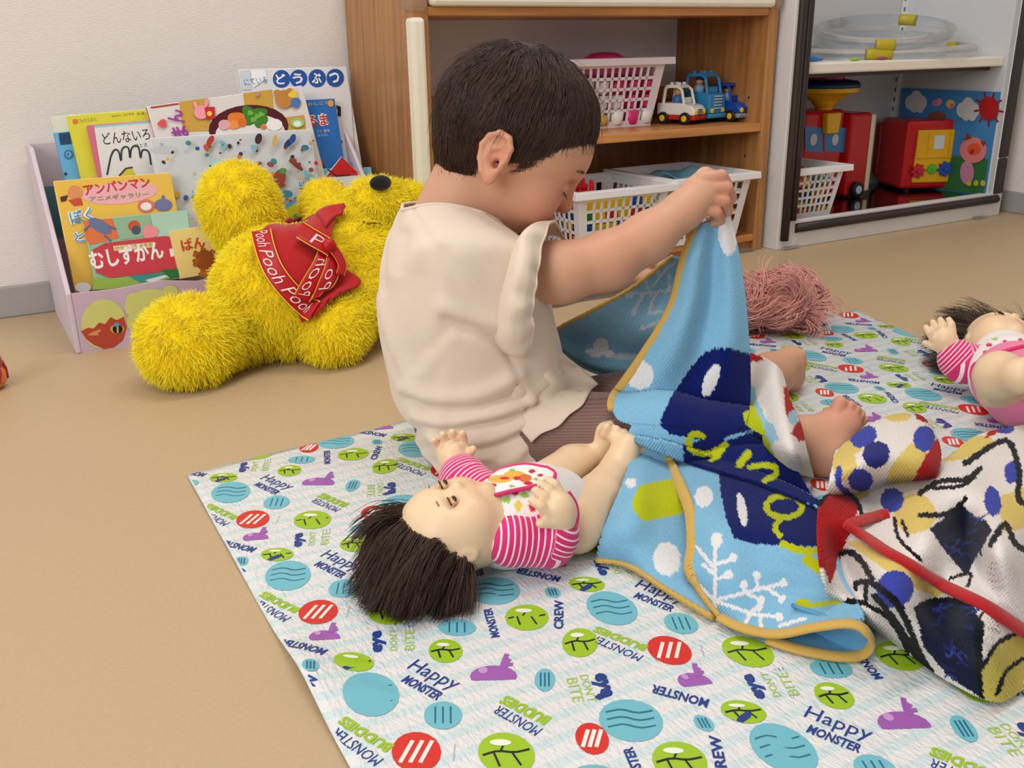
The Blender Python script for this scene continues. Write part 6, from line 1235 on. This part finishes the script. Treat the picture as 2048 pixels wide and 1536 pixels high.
    for i in range(1, K):
        D = D+0.16*g+0.10*hv[:, [1, 2, 0]]*math.sin(i*1.1)+0.10*hair_dir; D /= np.linalg.norm(D, axis=1)[:, None]; p = p+D*Ln/K; p = p.copy(); low = p[:, 2] < 0.007; p[low, 2] = 0.0055+0.004*RNG.random(low.sum()); pts_.append(p)
    strands('hair_strands', np.stack(pts_, 1), np.linspace(0.00036, 0.00012, K)[None], DHAIR, ho)
    return root, bvh(Vj, Fj), jo, bvh(V, F)
def piping(t, pts, r, off, par, m=PINK):
    q = [p for p in (drape(t, x, y, off) for x, y in catmull(np.array(pts, float), 28)) if p is not None]
    if len(q) > 3: b = MB(); b.tube(soften(np.array(q)[:, None].repeat(3, 1), 3)[:, 1], r, 8); return b.build('pink_piping', m, par, smooth=True)
A = lambda *p: np.array(fl(*p))
Zv = np.array([0, 0, 1.0])
RDm, GRm, YEm = (206, 30, 60), (150, 200, 70), (226, 206, 80)
mot = [(998, 1018, 8, 13, RDm), (1004, 1034, 6, 8, RDm), (1066, 1012, 7, 14, RDm), (1070, 1000, 9, 6, RDm), (1014, 1000, 9, 7, GRm), (1036, 1012, 8, 12, YEm), (1020, 1040, 8, 8, GRm), (1050, 990, 10, 6, GRm), (990, 1062, 6, 9, GRm), (1040, 1040, 7, 6, YEm), (1090, 1000, 7, 6, GRm), (1010, 1075, 6, 8, RDm), (1120, 1110, 6, 5, RDm), (1030, 985, 7, 5, RDm)]
hc1 = A(896, 1060, .050)
t1, TJ, jo1, _t = doll('doll with fluffy dark brown hair on its back beside the seated toddler', hc1, A(790, 1082, .05)-A(990, 1048, .05), Zv*1.0-_Fh*0.06+0*_Rh, 0.0440,
    [A(1010, 1052, .043), A(1066, 1026, .043), A(1112, 1008, .040)], [0.036, 0.040, 0.031],
    [([A(1022, 1078, .044), A(1098, 1082, .036), A(1122, 1030, .066)], [0.021, 0.019, 0.0145], A(1096, 985, .09)-A(1122, 1030, .066), CF*0.7-CR*0.6),
     ([A(975, 995, .048), A(932, 968, .050), A(908, 925, .062)], [0.020, 0.019, 0.0140], A(900, 880, .085)-A(910, 928, .06), -_Rh)],
    [([A(1150, 1046, .034), A(1198, 996, .036), A(1234, 940, .044)], [0.0300, 0.0250, 0.0175], A(1256, 888, .066)-A(1234, 940, .044), _Rh),
     ([A(1098, 968, .036), A(1146, 930, .040), A(1196, 908, .044)], [0.0260, 0.0220, 0.0150], A(1216, 862, .072)-A(1196, 908, .044), _Rh*0.5+_Fh)],
    np.array([0.20, 0.55, 0.002]), np.array([0.72, 0.98, 0.16]), mot, True, nrm(-0.45*_Rh-0.78*_Fh-0.2*Zv), 12000)
bib = MB(); G = drape_patch(TJ, [[(964, 968), (1000, 948), (1050, 936), (1092, 942)], [(966, 984), (1005, 966), (1055, 952), (1106, 952)], [(970, 1002), (1010, 990), (1060, 978), (1104, 966)]], 40, 60, 0.005)
G = soften(G, 3); PB2 = pr(G); cb = np.tile(np.array(lin((244, 238, 238))), G.shape[:2]+(1,))
for (x, y, rx, ry, cc) in [(1000, 960, 24, 8, (236, 176, 66)), (1030, 952, 22, 9, (236, 176, 66)), (1050, 958, 14, 8, (216, 110, 60)), (985, 972, 10, 4, RDm), (1010, 958, 10, 3, RDm), (1034, 958, 8, 4, RDm), (1064, 944, 7, 4, RDm), (1080, 952, 6, 3, RDm), (984, 985, 7, 4, RDm), (1056, 968, 9, 4, RDm), (1024, 974, 6, 3, GRm), (1072, 960, 5, 3, GRm), (996, 990, 6, 4, GRm), (1025, 942, 6, 3, GRm)]:
    m = ((PB2[..., 0]-x)/rx)**2+((PB2[..., 1]-y)/ry)**2 < 1; cb[m] = lin(cc)
idx = np.arange(2400).reshape(40, 60); bo = quick(G.reshape(-1, 3), np.stack([idx[:-1, :-1], idx[1:, :-1], idx[1:, 1:], idx[:-1, 1:]], -1).reshape(-1, 4), 'bib', KNIT, t1, cols=cb.reshape(-1, 3), solid=0.002)
b = MB(); b.tube(np.concatenate([G[-1], G[::-1, -1], G[0, ::-1]]), 0.0021, 8); b.build('pink_piping', PINK, bo, smooth=True)
piping(TJ, [(972, 1002), (980, 1030), (984, 1060), (980, 1092)], 0.0024, 0.0015, jo1); piping(TJ, [(1135, 985), (1150, 1010), (1152, 1040), (1140, 1068), (1120, 1090)], 0.0022, 0.0015, jo1); piping(TJ, [(1085, 976), (1095, 982)], 0.002, 0.003, jo1)
mot2 = [(1978, 690, 6, 4, RDm), (1996, 700, 5, 4, GRm), (2010, 684, 5, 4, RDm), (1990, 678, 5, 3, GRm), (2030, 690, 5, 4, YEm), (2040, 680, 5, 4, RDm), (1970, 704, 5, 4, RDm), (2020, 704, 5, 4, GRm)]
t2, TJ2, jo2, _t = doll('doll in pink pants with a raised arm at the right edge of the mat', A(1998, 688, .052), A(1955, 625, .06)-A(2010, 720, .05), Zv+0.25*_Rh-0.05*_Fh, 0.047,
    [A(2010, 725, .045), A(2025, 752, .046), A(2050, 785, .045)], [0.040, 0.044, 0.044],
    [([A(1968, 728, .046), A(1925, 728, .046), A(1892, 690, .068)], [0.022, 0.021, 0.0150], A(1878, 645, .10)-A(1892, 690, .068), _Rh),
     ([A(2058, 712, .05), A(2090, 700, .06), A(2110, 680, .075)], [0.022, 0.020, 0.015], Zv, _Rh)],
    [([A(2020, 775, .045), A(2000, 752, .078), A(2040, 752, .092)], [0.040, 0.030, 0.020], _Rh*1.0+0.3*Zv, _Fh), ([A(2085, 790, .045), A(2110, 795, .06), A(2140, 800, .06)], [0.036, 0.028, 0.02], _Rh+0.4*Zv, _Fh)],
    np.array([0.98, 0.55, 0.002]), np.array([1.50, 1.05, 0.19]), mot2, False, nrm(-0.55*_Rh+0.5*_Fh+0.35*Zv), 4200, 0.012)
piping(TJ2, [(1950, 730), (1975, 716), (2010, 704), (2046, 694)], 0.0026, 0.002, jo2); piping(TJ2, [(1948, 732), (1945, 752), (1955, 772), (1975, 780)], 0.0026, 0.002, jo2)

# ================================================================ loose pink yarn hair and the toy at the left edge
wg = thing('toy_wig', 'tangled dusty pink yarn hair of a toy lying on the floor behind the blanket', 'toy hair', fl(1545, 645))
W0 = fl(1548, 600, .048); Wc = Soft(W0-0.12, W0+0.12, 0.004); Wc.ell(W0, (0.080, 0.060, 0.036), None); Wc.ell(W0-_Rh*0.05-Zv*0.01, (0.045, 0.04, 0.03), None); Wc.ell(W0+_Rh*0.02+Zv*0.012, (0.05, 0.045, 0.036), None); Vw, Fw = Wc.mesh(1); Vw[:, 2] = np.maximum(Vw[:, 2], 0.002)
quick(Vw, Fw, 'yarn_core', mat('dusty_pink_yarn_base', (186, 118, 112), 0.9), wg)
P, N = sample(Vw, Fw, 4200); cl = np.floor(P*38); hs = np.sin(cl@np.array([12.98, 78.2, 37.7]))*43758.5; hs = hs-np.floor(hs); hv = np.stack([np.sin(hs*40), np.sin(hs*71+1), np.sin(hs*97+2)], -1)
tg = np.cross(N, hv); tg /= np.linalg.norm(tg, axis=1)[:, None]; D = 0.75*N+0.9*tg+0.35*_Rh+RNG.normal(size=P.shape)*0.15; K = 10; p = P; pts_ = [P]; Ln = (0.040+0.045*RNG.random(len(P)))[:, None]
for i in range(1, K):
    D = D+0.20*np.cross(D, hv)+np.array([0, 0, -0.12])-0.12*(p-W0)/0.06*(np.linalg.norm(p-W0, axis=1, keepdims=True) > 0.080); D /= np.linalg.norm(D, axis=1)[:, None]; p = p+D*Ln/K; p = p.copy(); p[:, 2] = np.maximum(p[:, 2], 0.002); pts_.append(p)
strands('yarn_strands', np.stack(pts_, 1), np.linspace(0.0008, 0.0004, K)[None], mat('dusty_pink_yarn', (226, 164, 156), 0.8, hairvar=0.25, sheen=0.3), wg)
loose = []
for q in range(46):
    a = np.array([(1590+rr.uniform(-20, 10), 600+rr.uniform(-25, 40)), (1606+rr.uniform(-12, 10), 590+rr.uniform(-30, 30)), (1622+rr.uniform(-14, 10), 575+rr.uniform(-22, 40)), (1632+rr.uniform(-20, 8), 560+rr.uniform(-10, 60))]); loose.append(catmull(np.array([fl(x, y, .03+.02*rr.random()) for x, y in a]), 10))
strands('loose_strands', np.array(loose), np.linspace(0.0009, 0.0005, 10)[None], _M['dusty_pink_yarn'], wg)
b = MB(); b.ball(W0-_Rh*0.045-_Fh*0.02-Zv*0.02, (0.02, 0.02, 0.016), None, None, 14); b.build('toy_face', pm((222, 132, 92), 0.6), wg, smooth=True)
c0 = fl(-22, 778); tq = thing('stuffed_toy', 'red and orange rounded toy just peeking in at the left edge on the floor', 'toy', c0)
b = MB(); b.lathe([(0.0, 0.001), (0.018, 0.001), (0.026, 0.010), (0.026, 0.024), (0.021, 0.036), (0.0, 0.037)], 24, c0); b.build('orange_base', mat('orange_plush', (232, 130, 24), 0.8, sheen=0.3), tq, smooth=True)
b = MB(); b.lathe([(0.0225, 0.030), (0.0245, 0.040), (0.0225, 0.056), (0.018, 0.068), (0.011, 0.076), (0.0, 0.078)], 24, c0); b.build('red_top', mat('crimson_plush', (176, 26, 44), 0.8, sheen=0.3), tq, smooth=True)
b = MB()
for i in range(6):
    t = i*math.pi/3; b.tube([c0+np.array([0.026*math.cos(t), 0.026*math.sin(t), 0.012]), c0+np.array([0.0268*math.cos(t+0.2), 0.0268*math.sin(t+0.2), 0.026]), c0+np.array([0.0235*math.cos(t+0.3), 0.0235*math.sin(t+0.3), 0.038])], 0.003, 8)
b.build('red_stripes', _M['crimson_plush'], tq, smooth=True, kind='stuff')
